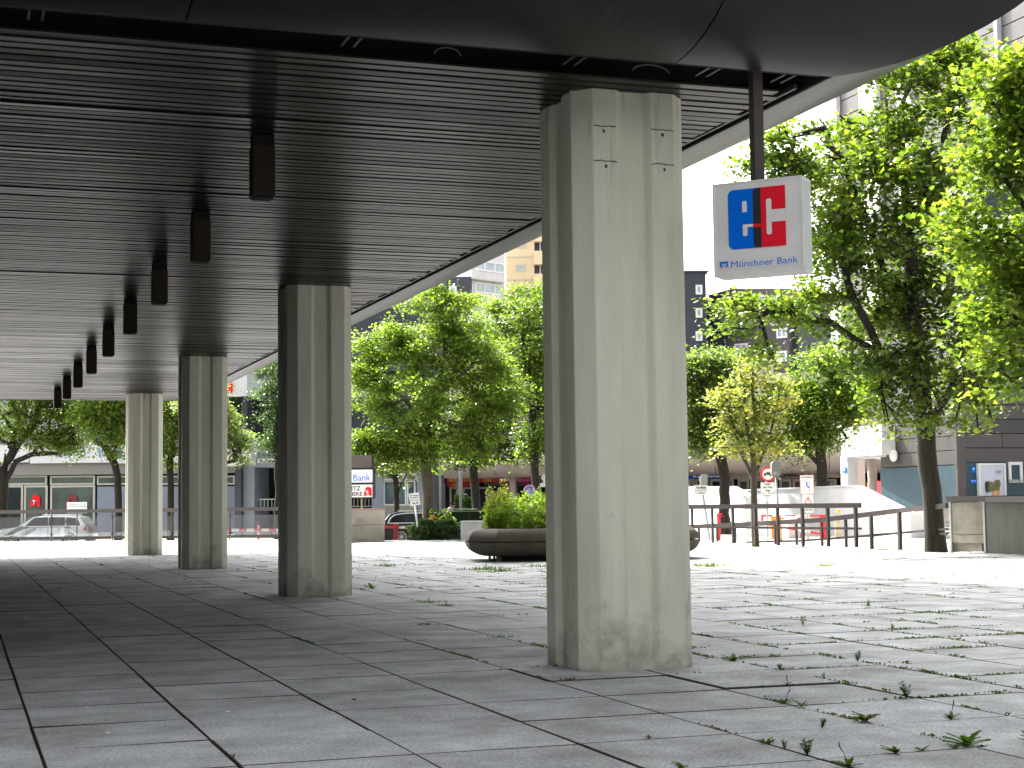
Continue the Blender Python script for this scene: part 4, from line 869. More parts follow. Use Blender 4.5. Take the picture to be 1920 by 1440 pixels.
# ---------------------------------------------------------------- distant high-rises
def highrise(name, label, x0, x1, D, ytop, m, wins, dd=14, skew=0.0, ledge=None):
    f = Face(x0, D, x1, D+skew); e = empty(name, f.o, label, 'building'); f.obox('wall', e, x0, ytop, x1, 960, -dd, 0, m)
    for (a, b, c, d, fr, gl, mu) in wins: f.window(e, a, b, c, d, 0.05, fr, gl, 0.16, mu)
    return f, e
f, e = highrise('yellow_apartment_tower', 'pale yellow apartment tower above the trees left of the nearest column', 950, 1240, 150, 380, M_yellow,
    [(967, 496+k*43, 986, 508+k*43, M_beige, M_wglass, 0) for k in range(-2, 6)])
for k in range(-3, 8):
    y = 452+k*43
    f.obox('loggia', e, 1002, y, 1030, y+18, -0.02, 0.02, M_ink); f.obox('loggia_parapet', e, 1001, y+18, 1031, y+43, 0.021, 0.9, M_yellow); f.obox('loggia_frame', e, 1012, y+2, 1013.5, y+18, 0.03, 0.1, M_frame)
    f.obox('floor_band', e, 950, y+29, 1001, y+30.2, 0.0, 0.06, M_beige)
f, e = highrise('white_apartment_block', 'white apartment block with wide window bands beside the yellow tower', 886, 949, 146, 470, M_white, [(890, 490+k*42, 946, 510+k*42, M_frame, M_wglass, 2) for k in range(0, 9)], skew=3)
for k in range(0, 9): f.obox('floor_ledge', e, 886, 525+k*42, 949, 527+k*42, 0, 0.5, M_beige)
f, e = highrise('dark_apartment_block', 'dark slate apartment block left of the white block, mostly behind foliage', 700, 886, 144, 520, M_slate2, [(842, 536+k*42, 856, 550+k*42, M_frame, M_wglass, 0) for k in range(8)] + [(760, 590+k*42, 775, 604+k*42, M_frame, M_wglass, 0) for k in range(7)])
f, e = highrise('dark_stair_tower', 'dark blue slate stair tower with one column of white-framed windows right of the nearest column', 1180, 1328, 120, 510, M_slate2, [(1304.5, 534+k*43.5, 1317, 552+k*43.5, M_frame, M_wglass, 0) for k in range(8)])
f.obox('roof_coping', e, 1179, 507.5, 1329, 510, -14, 0.15, M_slate)
f = Face(1328, 124, 1505, 119); e = empty('grey_apartment_block', gnd(1420, 121, 0), 'grey apartment block with white-framed windows behind the yellowing young tree', 'building')
f.poly('wall', e, [(1328, 960), (1328, 553), (1372, 541), (1480, 541), (1480, 960)], -12, 0, M_slate); f.obox('dark_bay', e, 1328.5, 556, 1362, 960, 0.002, 0.4, M_slate2); f.obox('dark_return', e, 1480.5, 600, 1500, 960, -12, -0.6, M_slate2)
for k in range(6):
    y = 570+k*44
    f.window(e, 1377, y+30, 1402, y+48, 0.05, M_frame, M_wglass, 0.15, 1); f.window(e, 1456, y, 1476, y+20, 0.05, M_frame, M_wglass, 0.15, 1)
for k in range(7): f.obox('pale_spandrel', e, 1408, 655+k*30, 1450, 682+k*30, 0.01, 0.2, M_pink if k % 2 else M_white)
f, e = highrise('yellow_background_block', 'strip of yellow building glimpsed through the big maple foliage', 1502, 1575, 135, 560, M_yellow, [(1512, 590+k*44, 1524, 606+k*44, M_frame, M_wglass, 0) for k in range(7)])

# ---------------------------------------------------------------- railings
def quad_bar(mb, a, b, w_, h_, m):
    """bar of rectangular section from a to b (centre line)"""
    a, b = Vector(a), Vector(b); d = (b-a).normalized(); s_ = d.cross(Vector((0, 0, 1)))
    s_ = s_.normalized() if s_.length > 1e-6 else Vector((1, 0, 0)); t_ = s_.cross(d).normalized()
    P = [p+s_*i*w_/2+t_*j*h_/2 for p in (a, b) for i, j in ((-1, -1), (1, -1), (1, 1), (-1, 1))]
    mb.poly(P, [(3, 2, 1, 0), (4, 5, 6, 7), (0, 1, 5, 4), (1, 2, 6, 5), (2, 3, 7, 6), (3, 0, 4, 7)], m); return mb
# glass railing at the far left
gr = empty('glass_railing', gnd(260, 66, 0), 'brown steel railing with clear glass panes along the far plaza edge', 'railing')
RX = [-130, -14, 97, 211, 322, 431, 537, 640]
RD = lambda x: farD(x)-0.7
mb = MB(); quad_bar(mb, Vector(gnd(-200, RD(-200), 1.235)), Vector(gnd(640, RD(620), 1.235)), 0.10, 0.14, M_brown); mb.build('handrail', gr)
for i, x in enumerate(RX):
    p = gnd(x, RD(min(x, 620)), 0); mb = MB(); quad_bar(mb, p+Vector((0, 0, -.03)), p+Vector((0, 0, 1.165)), 0.05, 0.07, M_brown); mb.build('post', gr)
    for z in (0.28, 0.98):
        mb = MB(); mb.tube([p+Vector((-0.02, -0.10, z)), p+Vector((0, 0.02, z))], 0.05, M_brown, 8); mb.build('glass_clamp', gr)
    if i < len(RX)-1:
        q = gnd(RX[i+1], RD(min(RX[i+1], 620)), 0); d = (q-p).normalized(); nn = Vector((0, 0, 1)).cross(d)
        off = Vector((0, 0, 0))-nn*0.0
        mb = MB(); a, b = p+d*0.05, q-d*0.05
        mb.poly([a+Vector((0, 0, .2)), b+Vector((0, 0, .2)), b+Vector((0, 0, 1.0)), a+Vector((0, 0, 1.0))], [(0, 1, 2, 3)], M_glassrail); mb.build('glass_pane', gr, fix=False)
        mb = MB(); quad_bar(mb, a+Vector((0, 0, .13)), b+Vector((0, 0, .13)), 0.05, 0.12, M_brown); mb.build('bottom_rail', gr)
# steel railings on the right: level one and sloping one
def steel_rail(name, label, top, posts, mid, base_z=0.0, th=(0.10, 0.13), extra=()):
    e = empty(name, gnd(top[0][0], top[0][2], 0), label, 'railing')
    mb = MB()
    for a, b in zip(top[:-1], top[1:]): quad_bar(mb, at(*a), at(*b), th[0], th[1], M_brown)
    mb.build('top_rail', e)
    for m_ in mid:
        mb = MB(); 
        for a, b in zip(m_[:-1], m_[1:]): quad_bar(mb, at(*a), at(*b), 0.05, 0.06, M_brown)
        mb.build('lower_rail', e)
    for (x, y0, y1, D, w_) in posts:
        mb = MB(); a = at(x, y1, D); b = at(x, y0, D); b.x, b.y = a.x, a.y; quad_bar(mb, a, b, w_*0.62, w_*0.72, M_brown); mb.build('post', e)
    return e
steel_rail('steel_railing', 'level dark steel railing right of the nearest column, the nearer one', [(1285, 950.5, 47.6), (1450, 949, 45.4), (1613, 947.5, 43.2)],
    [(1298.5, 952, 1018, 47.4, .10), (1336.5, 952, 1018, 46.9, .10), (1375, 952, 1019, 46.4, .11), (1417, 952, 1021, 45.9, .13), (1459.5, 952, 1023, 45.3, .12), (1506, 952, 1024, 44.7, .12), (1553.5, 952, 1025, 44, .13), (1606, 950, 1026, 43.3, .13)],
    [[(1285, 988, 47.6), (1450, 989.5, 45.4), (1615, 991, 43.2)]])
steel_rail('steel_railing', 'sloping dark steel handrail climbing towards the concrete block', [(1287, 988, 50.5), (1420, 982, 48), (1540, 975, 45.5), (1600, 968, 44.2), (1690, 957, 42.4), (1776, 948, 40.3)],
    [(1311, 988, 1016, 50.2, .09), (1345, 988, 1016, 49.5, .09), (1379, 986, 1018, 49, .09), (1454, 982, 1021, 47.2, .09), (1494, 980, 1022, 46.6, .09), (1542, 977, 1024, 45.6, .09), (1587, 972, 1026, 44.7, .10), (1635, 966, 1029, 43.4, .12), (1688, 960, 1031, 42.2, .14)],
    [[(1400, 1016.5, 48.4), (1500, 1014, 46.4), (1587, 1008, 44.7), (1690, 999, 42.4), (1776, 992, 40.3)], [(1740, 1000, 41.2), (1776, 1001, 40.3)]])
# ---------------------------------------------------------------- white ramp walls, steps, concrete blocks
w1 = Face(1293, 78, 1478, 58)
e = empty('white_ramp_wall', gnd(1380, 62, 0), 'left white ramp wall sloping down behind the railing', 'wall')
w1.poly('wall', e, [(1200, 985), (1200, 916), (1362, 915), (1478, 976), (1478, 1020), (1400, 1012)], -0.3, 0, M_white)
w1.poly('coping', e, [(1200, 915.8), (1200, 912.5), (1363, 912), (1480, 973), (1478, 976), (1362, 914.8)], -0.36, 0.05, M_white)
w2 = Face(1368, 70, 1707, 56)
e = empty('white_ramp_wall', gnd(1580, 59, 0), 'long white ramp wall sloping down to an end pillar in front of the slate building', 'wall')
w2.poly('wall', e, [(1368, 1012), (1368, 922), (1580, 913), (1597, 913), (1697, 966), (1697, 1008)], -0.35, 0, M_white)
w2.poly('coping', e, [(1368, 921.8), (1368, 919), (1580, 910), (1598, 910), (1699, 963), (1697, 966), (1597, 912.8), (1580, 912.8)], -0.4, 0.05, M_white)
w2.obox('end_pillar', e, 1697.2, 962, 1707, 1009, -0.45, 0.08, M_white)
w3 = Face(1705, 57.5, 1800, 53)
e = empty('front_steps', gnd(1730, 56, 0), 'short flight of pale steps between the white wall and the big maple', 'steps')
for k in range(5): w3.obox('step', e, 1707.5, 1001.5-k*6.6, 1772, 1008-k*6.6, -0.9-k*0.35, 0.0-k*0.35, M_fore)
w3.obox('landing_wall', e, 1707.5, 950, 1790, 974.5, -6, -1.9, M_conc2)
# concrete block with brown cap on the right
cb = empty('concrete_block', gnd(1850, 39, 0), 'waist-high concrete block with brown metal cap on the right', 'wall')
b1 = Face(1780, 39.3, 1847, 38.3); 
b1.obox('light_face', cb, 1784, 942, 1843, 1018, -1.2, 0.0, M_conc2); b1.obox('foot', cb, 1787, 1018.5, 1841, 1034, -1.2, -0.06, M_conc2)
b1.obox('side_edge', cb, 1780, 941, 1783.6, 1035, -0.9, 0.02, M_steel); b1.obox('side_edge', cb, 1843.4, 941, 1847, 1036, -1.2, 0.02, M_steel)
b1.obox('board_line', cb, 1784, 1001, 1843, 1002, 0.0, 0.004, mat('groove_dirt', (0.07, 0.065, 0.055)))
b2 = Face(1847, 38.3, 1990, 35.5)
M_corr = mat('dark_grey_green_concrete', (0.10, 0.105, 0.085), 0.85, var=0.2, scale=2, stretch=(3, 3, .4), stain=.4, sscale=1.5)
b2.obox('dark_face', cb, 1847.5, 942, 1990, 1040, -2.5, 0.0, M_corr)
for k in range(0): b2.obox('rib', cb, 1850+k*8, 943, 1853.5+k*8, 1040, 0.0, 0.025, M_corr)
b1.obox('cap', cb, 1773, 930, 1847, 941, -1.6, 0.12, M_brown); b2.obox('cap', cb, 1847.2, 930, 1995, 941.5, -2.8, 0.12, M_brown)
# low concrete ledge in the middle
b3 = Face(640, 57.6, 722, 58.2)
lg = empty('concrete_ledge', gnd(690, 58, 0), 'stained low concrete wall beside the second column', 'wall')
b3.obox('upper_course', lg, 560, 957, 722, 984.6, -1.0, 0, M_conc2); b3.obox('lower_course', lg, 560, 985.3, 721, 1017.5, -1.0, 0, M_conc2)
b3.obox('cap_edge', lg, 560, 954, 722.6, 956.8, -1.05, 0.04, mat('rusty_cap', (0.32, 0.2, 0.14), 0.8))

# ---------------------------------------------------------------- planter with wild plants
pc_ = (ongnd(1087, 1052)); pc_.z = 0
R1 = bearing(pc_); PD = depth(pc_)+1.6; pctr = gnd(1087, PD, 0); k_ = FOCAL/PD; PW = 213/k_
pl = empty('concrete_planter', pctr, 'large low rounded mossy concrete planter partly hidden by the nearest column', 'planter')
def ring_shell(z0, z1, prof, m, name, sides=8, rot=math.pi/8, ax=1.0, ay=0.62):
    mb = MB(); P = []; n = sides
    base_ = [Vector((PW*x, PW*y, 0)) for x, y in ((1, -.33), (.79, -.60), (-.79, -.60), (-1, -.33), (-1, .33), (-.79, .60), (.79, .60), (1, .33))]
    for (r_, z) in prof:
        for i in range(8):
            p_, q_, w_ = base_[i-1], base_[i], base_[(i+1) % 8]; n1_ = (q_-p_).normalized().cross(Vector((0, 0, -1))); n2_ = (w_-q_).normalized().cross(Vector((0, 0, -1))); mt = (n1_+n2_).normalized(); mt = mt/max(.3, mt.dot(n1_))
            sg_ = 1 if mt.dot(q_) > 0 else -1; v_ = q_+mt*sg_*r_; P.append((v_.x, v_.y, z))
    F = [(j*n+i, j*n+(i+1) % n, (j+1)*n+(i+1) % n, (j+1)*n+i) for j in range(len(prof)-1) for i in range(n)]
    mb.poly(P, F, m); o = mb.build(name); o.parent = pl; return o
PH = 0.74; z_b = 0.12; zm = (PH+z_b)/2+0.02
pl.rotation_euler = (0, 0, -YAW+0.08)
up_ = [(-0.30+0.30*math.sin(t), zm+0.012+(PH-zm-0.012)*math.cos(t)) for t in np.linspace(0, math.pi/2, 9)]
ring_shell(0, 0, [(-0.62, PH-0.12), (-0.60, PH)]+up_+[(-0.03, zm+0.011), (-0.4, zm+0.0105)], M_planter, 'upper_shell')
lo_ = [(-0.42+0.42*math.cos(t), zm-0.012-(zm-0.012-z_b)*math.sin(t)) for t in np.linspace(0, math.pi/2, 9)]
ring_shell(0, 0, [(-0.4, zm-0.011), (-0.02, zm-0.0115)]+lo_+[(-PW*0.5, z_b)], M_planter, 'lower_shell')
mb = MB(); mb.box((-PW*0.72, -PW*0.38, 0), (PW*0.72, PW*0.38, z_b+0.02), M_black); mb.build('plinth').parent = pl
for a in (-0.78, 0.78):
    for b in (-.3, .3):
        mb = MB(); mb.tube([(PW*a, PW*b, 0), (PW*a, PW*b, z_b+0.06)], 0.03, M_ink, 8); mb.build('foot').parent = pl
n8 = 8; mb = MB(); mb.poly([((PW-0.55)/math.cos(math.pi/8)*math.cos(2*math.pi*i/8+math.pi/8), (PW*.62-0.55)/math.cos(math.pi/8)*math.sin(2*math.pi*i/8+math.pi/8), PH-0.08) for i in range(8)], [tuple(range(8))], M_bed); mb.build('soil').parent = pl
def herbs(name, label, ctr, rx, ry, z0, hmin, hmax, nst, nleaf, ls, m, seed, rot=0.0, cat='plants', kind=None, lean=0.12):
    rng = np.random.default_rng(seed); e = empty(name, ctr, label, cat)
    mb = MB(); pts = []
    for i in range(nst):
        a = rng.uniform(0, 2*math.pi); r_ = math.sqrt(rng.uniform(0, 1)); x, y = rx*r_*math.cos(a), ry*r_*math.sin(a)
        xx, yy = x*math.cos(rot)-y*math.sin(rot), x*math.sin(rot)+y*math.cos(rot)
        h_ = rng.uniform(hmin, hmax)*(1-0.35*r_**2); dx, dy = rng.normal(size=2)*lean*h_
        b = np.array([ctr[0]+xx, ctr[1]+yy, z0]); t = b+np.array([dx, dy, h_]); mid = (b+t)/2+np.array([dx*.1, dy*.1, .05*h_])
        mb.tube([b, mid, t], [0.008, 0.006, 0.003], m, 3, cap=False); pts.append((b, mid, t))
    mb2 = mb.build('stems', e, fix=False); me = mb2.data; at_ = me.attributes.new('leaf_tone', 'FLOAT', 'FACE'); at_.data.foreach_set('value', np.full(len(me.polygons), 0.4, dtype=np.float32))
    s_ = rng.integers(0, nst, nleaf); t = rng.uniform(0.15, 1.0, nleaf)[:, None]; B = np.array([p[0] for p in pts])[s_]; Tt = np.array([p[2] for p in pts])[s_]
    P = B+(Tt-B)*t + rng.normal(size=(nleaf, 3))*np.array([.06, .06, .03]); N = rng.normal(size=(nleaf, 3))*0.9+np.array([0, 0, .6]); N /= np.linalg.norm(N, axis=1, keepdims=True)
    stem_tone = rng.normal(0.45, 0.2, nst)[s_]
    leaves_object('leaves', P, N, ls*rng.uniform(.5, 1.3, nleaf), np.clip(stem_tone+rng.normal(0, .12, nleaf), 0, 1), m, e, 'blade', rng); return e
herbs('wild_plants', 'tall bright green wild herbs growing in the concrete planter', pctr, PW*0.86, PW*0.48, PH-0.08, 0.4, 1.15, 520, 22000, 0.13, M_leafb, 51, -YAW+0.08)
herbs('seeding_plant', 'taller pale seeding plant at the left end of the planter', pctr-Vector(_r0)*PW*0.72, 0.25, 0.3, PH-0.08, 1.0, 1.5, 16, 1500, 0.10, M_leafy, 52)
# evergreen bush and hedge
def bush(name, label, x0, x1, D, ytop, ybase_z, n, ls, m, seed, cat='bush', thick=0.9):
    rng = np.random.default_rng(seed); a, b = gnd(x0, D, 0), gnd(x1, D, 0); ctr = (a+b)/2; rx = (b-a).length/2; H = at((x0+x1)/2, ytop, D).z-ybase_z
    e = empty(name, (ctr.x, ctr.y, ybase_z), label, cat); q = rng.normal(size=(n, 3)); q /= np.linalg.norm(q, axis=1, keepdims=True); q *= rng.uniform(.55, 1.0, (n, 1))**.4
    lump = 1+0.10*np.sin(q[:, :1]*9+seed)+0.08*np.sin(q[:, 2:]*11)
    sq = np.sign(q)*np.abs(q)**0.75; sq = sq*lump; U = np.array(_r0); V = np.array([math.sin(YAW), math.cos(YAW), 0])
    P = np.array([ctr.x, ctr.y, ybase_z+H*0.46])+sq[:, :1]*rx*U+sq[:, 1:2]*thick*V+sq[:, 2:]*H*0.52*np.array([0, 0, 1]); P = P[P[:, 2] > ybase_z+0.02]; n = len(P)
    N = rng.normal(size=(n, 3))*.8+np.array([0, 0, .7]); N /= np.linalg.norm(N, axis=1, keepdims=True)
    leaves_object('foliage', P, N, ls*rng.uniform(.6, 1.3, n), np.clip(rng.normal(.45, .2, n), 0, 1), m, e, 'simple', rng)
    mb = MB(); 
    for k in range(7): mb.tube([(ctr.x, ctr.y, ybase_z-0.02), tuple(Vector((ctr.x, ctr.y, ybase_z))+Vector(U)*rx*rng.uniform(-.7, .7)+Vector((0, 0, H*.6)))], [.03, .01], M_bark, 5)
    mb.build('stems', e, fix=False); return e
bush('evergreen_bush', 'clipped dark evergreen bush at the foot of the tall maple', 768, 864, 60.8, 972, -0.02, 9000, 0.085, M_leafd, 61)
bush('evergreen_bush', 'small leafy bush with orange blossoms on top of the clipped evergreen', 800, 850, 61.6, 953, 0.0, 1600, 0.10, M_leaf, 62, thick=.4)
bush('hedge', 'dark round hedge beside the man in the white shirt', 850, 886, 80, 924, -0.27, 5000, 0.12, M_leafd, 63, cat='hedge')
mb = MB()
for (x, y) in ((810, 973), (812, 968), (838, 983), (840, 979), (836, 980), (826, 975), (1000, 1000)):
    p = at(x, y, 61.0); mb.box(p-Vector((.06, .02, .05)), p+Vector((.06, .02, .05)), M_orange)
fb = mb.build('blossoms'); fb.parent = bpy.data.objects.get('evergreen_bush.001'); fb.matrix_parent_inverse = parent_inv(fb.parent)

# ---------------------------------------------------------------- utility box, red gate, posts
ub = Face(864, 59.4, 905, 59)
e = empty('utility_cabinet', gnd(884, 59, 0), 'grey ribbed utility cabinet left of the planter', 'cabinet')
ub.obox('cabinet_body', e, 864, 979, 902, 1014, -0.5, 0, mat('cabinet_grey', (0.42, 0.42, 0.41), .7)); ub.obox('cabinet_top', e, 863, 976.5, 903, 979, -0.55, .05, mat('cabinet_grey', (0.42, 0.42, 0.41)))
for k in range(9): ub.obox('rib', e, 866+k*4, 980, 867.6+k*4, 1013, 0.0, 0.02, mat('cabinet_grey', (0.42, 0.42, 0.41)))
rg = Face(715, 61.6, 800, 61.6)
e = empty('red_gate', gnd(742, 61.6, 0), 'dark red steel barrier post and rail in front of the black wagon', 'barrier')
rg.obox('post', e, 738, 983.5, 746, 1020, -0.12, 0.05, M_redp); rg.obox('post_head', e, 737, 981.5, 747.5, 984, -0.15, .08, M_redp); rg.obox('arm', e, 700, 986, 737.8, 991, -0.08, -0.02, M_redp)
rg.obox('arm_stripe', e, 748, 986.5, 762, 991, -0.08, -0.02, M_signw); rg.obox('arm', e, 762.2, 986.5, 790, 991, -0.08, -0.02, M_redp)
for y in (990, 998, 1006): rg.obox('slot', e, 741, y, 743, y+5, 0.051, 0.056, M_ink)
def post(name, label, x, D, y0, y1, r_, m, cat='post', lean=0.0, group=None):
    a = at(x, y1, D); b = at(x, y0, D); b.x, b.y = a.x, a.y; b = b + Vector(_r0)*lean*(b.z-a.z)
    e = empty(name, a, label, cat, group); mb = MB(); mb.tube([a, b], r_, m, 10); mb.build('pole', e); return e, a, b
post('steel_pole', 'left galvanised pole in front of the gold shop', 826, 77, 800, 985, 0.06, M_steel, 'pole')
post('steel_pole', 'right galvanised pole near the forked maple', 864, 77.5, 790, 985, 0.07, M_steel, 'pole')
def sign_on_pole(label, x, D, ypole0, ypole1, plates, m=M_steel, lean=0.0, r_=0.03, tilt=0.0):
    e, a, b = post('sign_post', label, x, D, ypole0, ypole1, r_, m, 'sign', lean)
    f = Face(x-20, D, x+20, D); return e, f
# leaning parking notice
e, f = sign_on_pole('leaning white parking notice on a white stake', 783.5, 60, 935, 992, [], M_signw, -0.12, 0.035)
f.poly('notice_board', e, [(766, 926), (785, 923), (788.5, 946), (770, 949.5)], 0.05, 0.09, M_signw)
for i, t in enumerate(('Vermietete', 'Parkplätze', 'Widerrechtlich parkende', 'Fahrzeuge werden')):
    y = 927.5+i*4.2 if i < 2 else 936.5+(i-2)*2.2; f.text('lettering', e, t, 768.5+i*.5, y, 784+i*.4, y+(2.8 if i < 2 else 1.2), 0.095, M_ink, 0.02)
f.poly('car_pictogram', e, [(773, 945), (774, 943), (777, 942.5), (779, 944.5)], 0.09, 0.1, M_ink); f.poly('car_pictogram', e, [(779.5, 944), (781, 942), (784, 942), (785, 943.5)], 0.09, 0.1, M_ink)
# no-stopping sign
e, f = sign_on_pole('round blue and red no-stopping sign behind the planter herbs', 993, 58, 915, 1015, [], M_steel)
def disc(f, name, e, x, y, rpx, d0, d1, m, n=24): return f.poly(name, e, [(x+rpx*math.cos(t), y+rpx*math.sin(t)) for t in np.linspace(0, 2*math.pi, n+1)[:-1]], d0, d1, m)
disc(f, 'white_edge', e, 993, 919.5, 10.6, .03, .05, M_signw); disc(f, 'red_ring', e, 993, 919.5, 10, .05, .055, M_rb); disc(f, 'blue_field', e, 993, 919.5, 8, .055, .06, M_blue)
for s_ in (1, -1):
    f.poly('red_bar', e, [(993-5.6*s_-.8, 919.5-5.6+.8*s_*-1*s_), (993-5.6*s_+.9, 919.5-5.6-.6), (993+5.6*s_+.8, 919.5+5.6-.6), (993+5.6*s_-.9, 919.5+5.6+.6)], .06 if s_ > 0 else .0615, .0612 if s_ > 0 else .063, M_rb)
# healing rooms sign
e, f = sign_on_pole('white notice board of the healing rooms above the glass railing', 144, 66.5, 945, 1015, [], M_brown)
f.obox('notice_board', e, 125.5, 941.5, 162.5, 962, .04, .08, M_signw); f.text('lettering', e, 'Gebetszentrum und Praxis', 128, 944, 160, 946.5, .085, M_slate2); f.text('lettering', e, 'HEALING ROOMS MÜNCHEN', 126.5, 947.5, 161.5, 950.8, .085, mat('ink_blue', (0.02, 0.03, 0.10)), 0.05); f.text('lettering', e, 'Eingang Charles-Str. 8', 128, 953, 160, 955.5, .085, M_slate2)
# pylon with bank and pharmacy boards
py = Face(640, 61, 700, 60.7)
e = empty('sign_pylon', gnd(680, 61, 0), 'brown sign pylon with bank and pharmacy boards between the second column and the trees', 'sign')
py.obox('brown_head', e, 640, 854, 697, 877, -.3, .02, mat('pylon_brown', (0.09, 0.07, 0.065), .7)); py.obox('back_frame', e, 640, 877.2, 699.5, 935, -.3, -.02, M_ink)
py.obox('bank_board', e, 620, 881, 697.8, 905, -.02, .06, M_signw); py.obox('pharmacy_board', e, 620, 909, 697.8, 932.5, -.02, .06, M_signw)
py.text('lettering', e, 'Münchner Bank', 590, 890, 694.5, 902, .065, M_blue, 0.0)
py.text('lettering', e, 'STIGLITZ', 630, 912, 676, 920, .065, M_ink, 0.02); py.text('lettering', e, 'APOTHEKE', 628, 922.5, 679, 930, .065, M_ink, 0.02); red_a(py, e, 681, 913, 697, 930.5, .062)
py.obox('leg', e, 676.5, 933, 679, 960, -.2, -.12, mat('brass', (0.35, 0.27, 0.12), .5)); py.obox('leg', e, 650, 933, 652.5, 960, -.2, -.12, mat('brass', (0.35, 0.27, 0.12)))

# ---------------------------------------------------------------- signs and barriers on the right
e, f = sign_on_pole('leaning caution sign with a grey box behind the left end of the railing', 1326, 52, 893, 1014, [], M_steel, -0.0, 0.035)
bpy.data.objects.remove([c for c in e.children][0]); mb = MB(); quad_bar(mb, at(1331, 1014, 52), at(1313, 895, 52), .06, .06, M_steel); mb.build('pole', e)
f.obox('sign_board', e, 1301.5, 909.5, 1326, 927.5, .04, .07, M_signw); f.text('lettering', e, 'Vorsicht', 1305.5, 911.5, 1324, 916.5, .075, M_ink, .03); f.text('lettering', e, 'Schrittgeschwin', 1303, 918, 1325, 920.5, .075, M_ink, .01); f.text('lettering', e, 'ausfahrt', 1308, 922.5, 1322, 925.5, .075, M_ink, .01)
f.obox('grey_box', e, 1315, 889.5, 1326.5, 908.5, -.1, .02, M_steel)
e, f = sign_on_pole('round no-truck sign with two text plates', 1440, 54, 880, 1015, [], M_steel)
disc(f, 'red_ring', e, 1440, 889, 14, .04, .07, M_rb); disc(f, 'white_field', e, 1440, 889, 10.5, .07, .075, M_signw)
f.obox('truck_box', e, 1437, 885.5, 1447.5, 890.5, .075, .08, M_ink); f.poly('truck_cab', e, [(1431.5, 891), (1433, 887.5), (1436.5, 887), (1436.5, 891)], .075, .08, M_ink); disc(f, 'truck_wheel', e, 1434.5, 892, 1.3, .075, .08, M_ink, 10); disc(f, 'truck_wheel', e, 1444.5, 892, 1.3, .075, .08, M_ink, 10)
f.obox('text_plate', e, 1427, 904.5, 1452.5, 923.5, .04, .07, M_signw)
for i, t in enumerate(('LKW', 'bis 7,5t', 'frei')): f.text('lettering', e, t, 1434 if i == 0 else 1431 if i == 1 else 1435.5, 906+i*6, 1445 if i == 0 else 1448 if i == 1 else 1444, 910+i*6, .075, M_ink, .03)
f.obox('small_plate', e, 1430, 926, 1448, 935, .04, .07, M_signw); f.text('lettering', e, 'Gewerbebetrieb', 1431.5, 928, 1446.5, 930, .075, M_ink); f.text('lettering', e, 'frei', 1436, 931.5, 1442, 933.5, .075, M_ink)
e, a, b = post('traffic_light', 'grey traffic signal seen from behind on a thin leaning pole', 1463, 53, 880, 1021, .035, M_steel, 'traffic light', -.04)
f = Face(1440, 53, 1480, 53); f.poly('signal_housing', e, [(1447, 869), (1450, 865.5), (1459, 864.5), (1463, 868), (1464, 889), (1461, 893), (1449, 893), (1447, 889)], -.15, .12, mat('signal_grey', (0.16, 0.18, 0.17), .6)); f.obox('bracket', e, 1450, 884, 1456, 890, .12, .18, M_steel); f.poly('signal_hood', e, [(1459, 893), (1465, 896), (1464, 900), (1460, 898)], -.1, .1, mat('signal_grey', (0.16, 0.18, 0.17)))
e, f = sign_on_pole('white and red framed information sign above a warning triangle', 1515, 56, 890, 1014, [], M_steel)
f.obox('red_frame', e, 1500, 890.5, 1526, 926.5, .03, .06, M_redp); f.obox('info_board', e, 1500.8, 891.2, 1525.2, 925.8, .06, .07, M_signw); f.text('lettering', e, 'Feuerwehrzufahrt', 1502, 893, 1524, 896, .075, M_ink, .02)
f.poly('phone_mark', e, [(1511, 903), (1513.5, 904), (1514, 910), (1518, 914), (1516, 915), (1512, 911)], .07, .08, M_blue); f.obox('route_line', e, 1517.5, 903, 1518.2, 922, .07, .075, M_redp)
f.obox('warning_plate', e, 1506, 927.5, 1525, 961, .03, .06, M_signw)
f.poly('warning_triangle', e, [(1515.2, 930.5), (1523, 945), (1507.5, 945)], .06, .068, M_rb); f.poly('triangle_field', e, [(1515.2, 934), (1520.5, 943.5), (1510, 943.5)], .068, .073, M_signw); f.obox('exclamation', e, 1514.7, 936, 1515.7, 941.5, .073, .078, M_ink)
f.text('lettering', e, 'ACHTUNG', 1507.5, 954, 1523.5, 958, .065, M_ink, .02)
# red barrier posts
def box_post(name, label, x0, x1, y0, y1, D, m, cat='post', extra=None):
    f = Face(x0-10, D, x1+10, D); e = empty(name, gnd((x0+x1)/2, D, -.05), label, cat); f.obox('column', e, x0, y0, x1, y1, -.12, .02, m)
    if extra: extra(f, e)
    return e
box_post('red_barrier_post', 'leftmost red barrier post with a short arm stub', 1345.5, 1351, 966, 1014, 56, M_rb, 'barrier', lambda f, e: (f.obox('head', e, 1345, 962.5, 1353.5, 966, -.15, .04, M_rb), f.obox('arm_stub', e, 1351, 967.5, 1358, 968.7, -.05, 0, M_redp)))
def rb1(f, e):
    f.obox('arm', e, 1428, 965.5, 1448, 968.5, -.05, .03, M_rb); f.obox('arm', e, 1428, 968.5, 1431, 977, -.05, .03, M_rb); f.obox('lower_arm', e, 1438, 982, 1450, 986, -.05, .03, M_rb)
box_post('ticket_post', 'left orange parking ticket post', 1447, 1455, 968, 1013, 57, M_orange, 'ticket machine', rb1)
box_post('ticket_post', 'right orange parking ticket post', 1459, 1466, 966, 1013, 55, M_orange, 'ticket machine', lambda f, e: f.obox('reader', e, 1457.5, 975, 1468, 980, .02, .08, M_orange))
f = Face(1460, 58, 1560, 57); e = empty('parking_barrier', gnd(1500, 58, -.05), 'red and white striped parking barrier arms on a red frame', 'barrier')
f.obox('frame_post', e, 1537, 966, 1541, 1014, -.1, .02, M_rb); f.obox('post', e, 1543, 964.5, 1549.5, 1013, -.15, .04, M_rb)
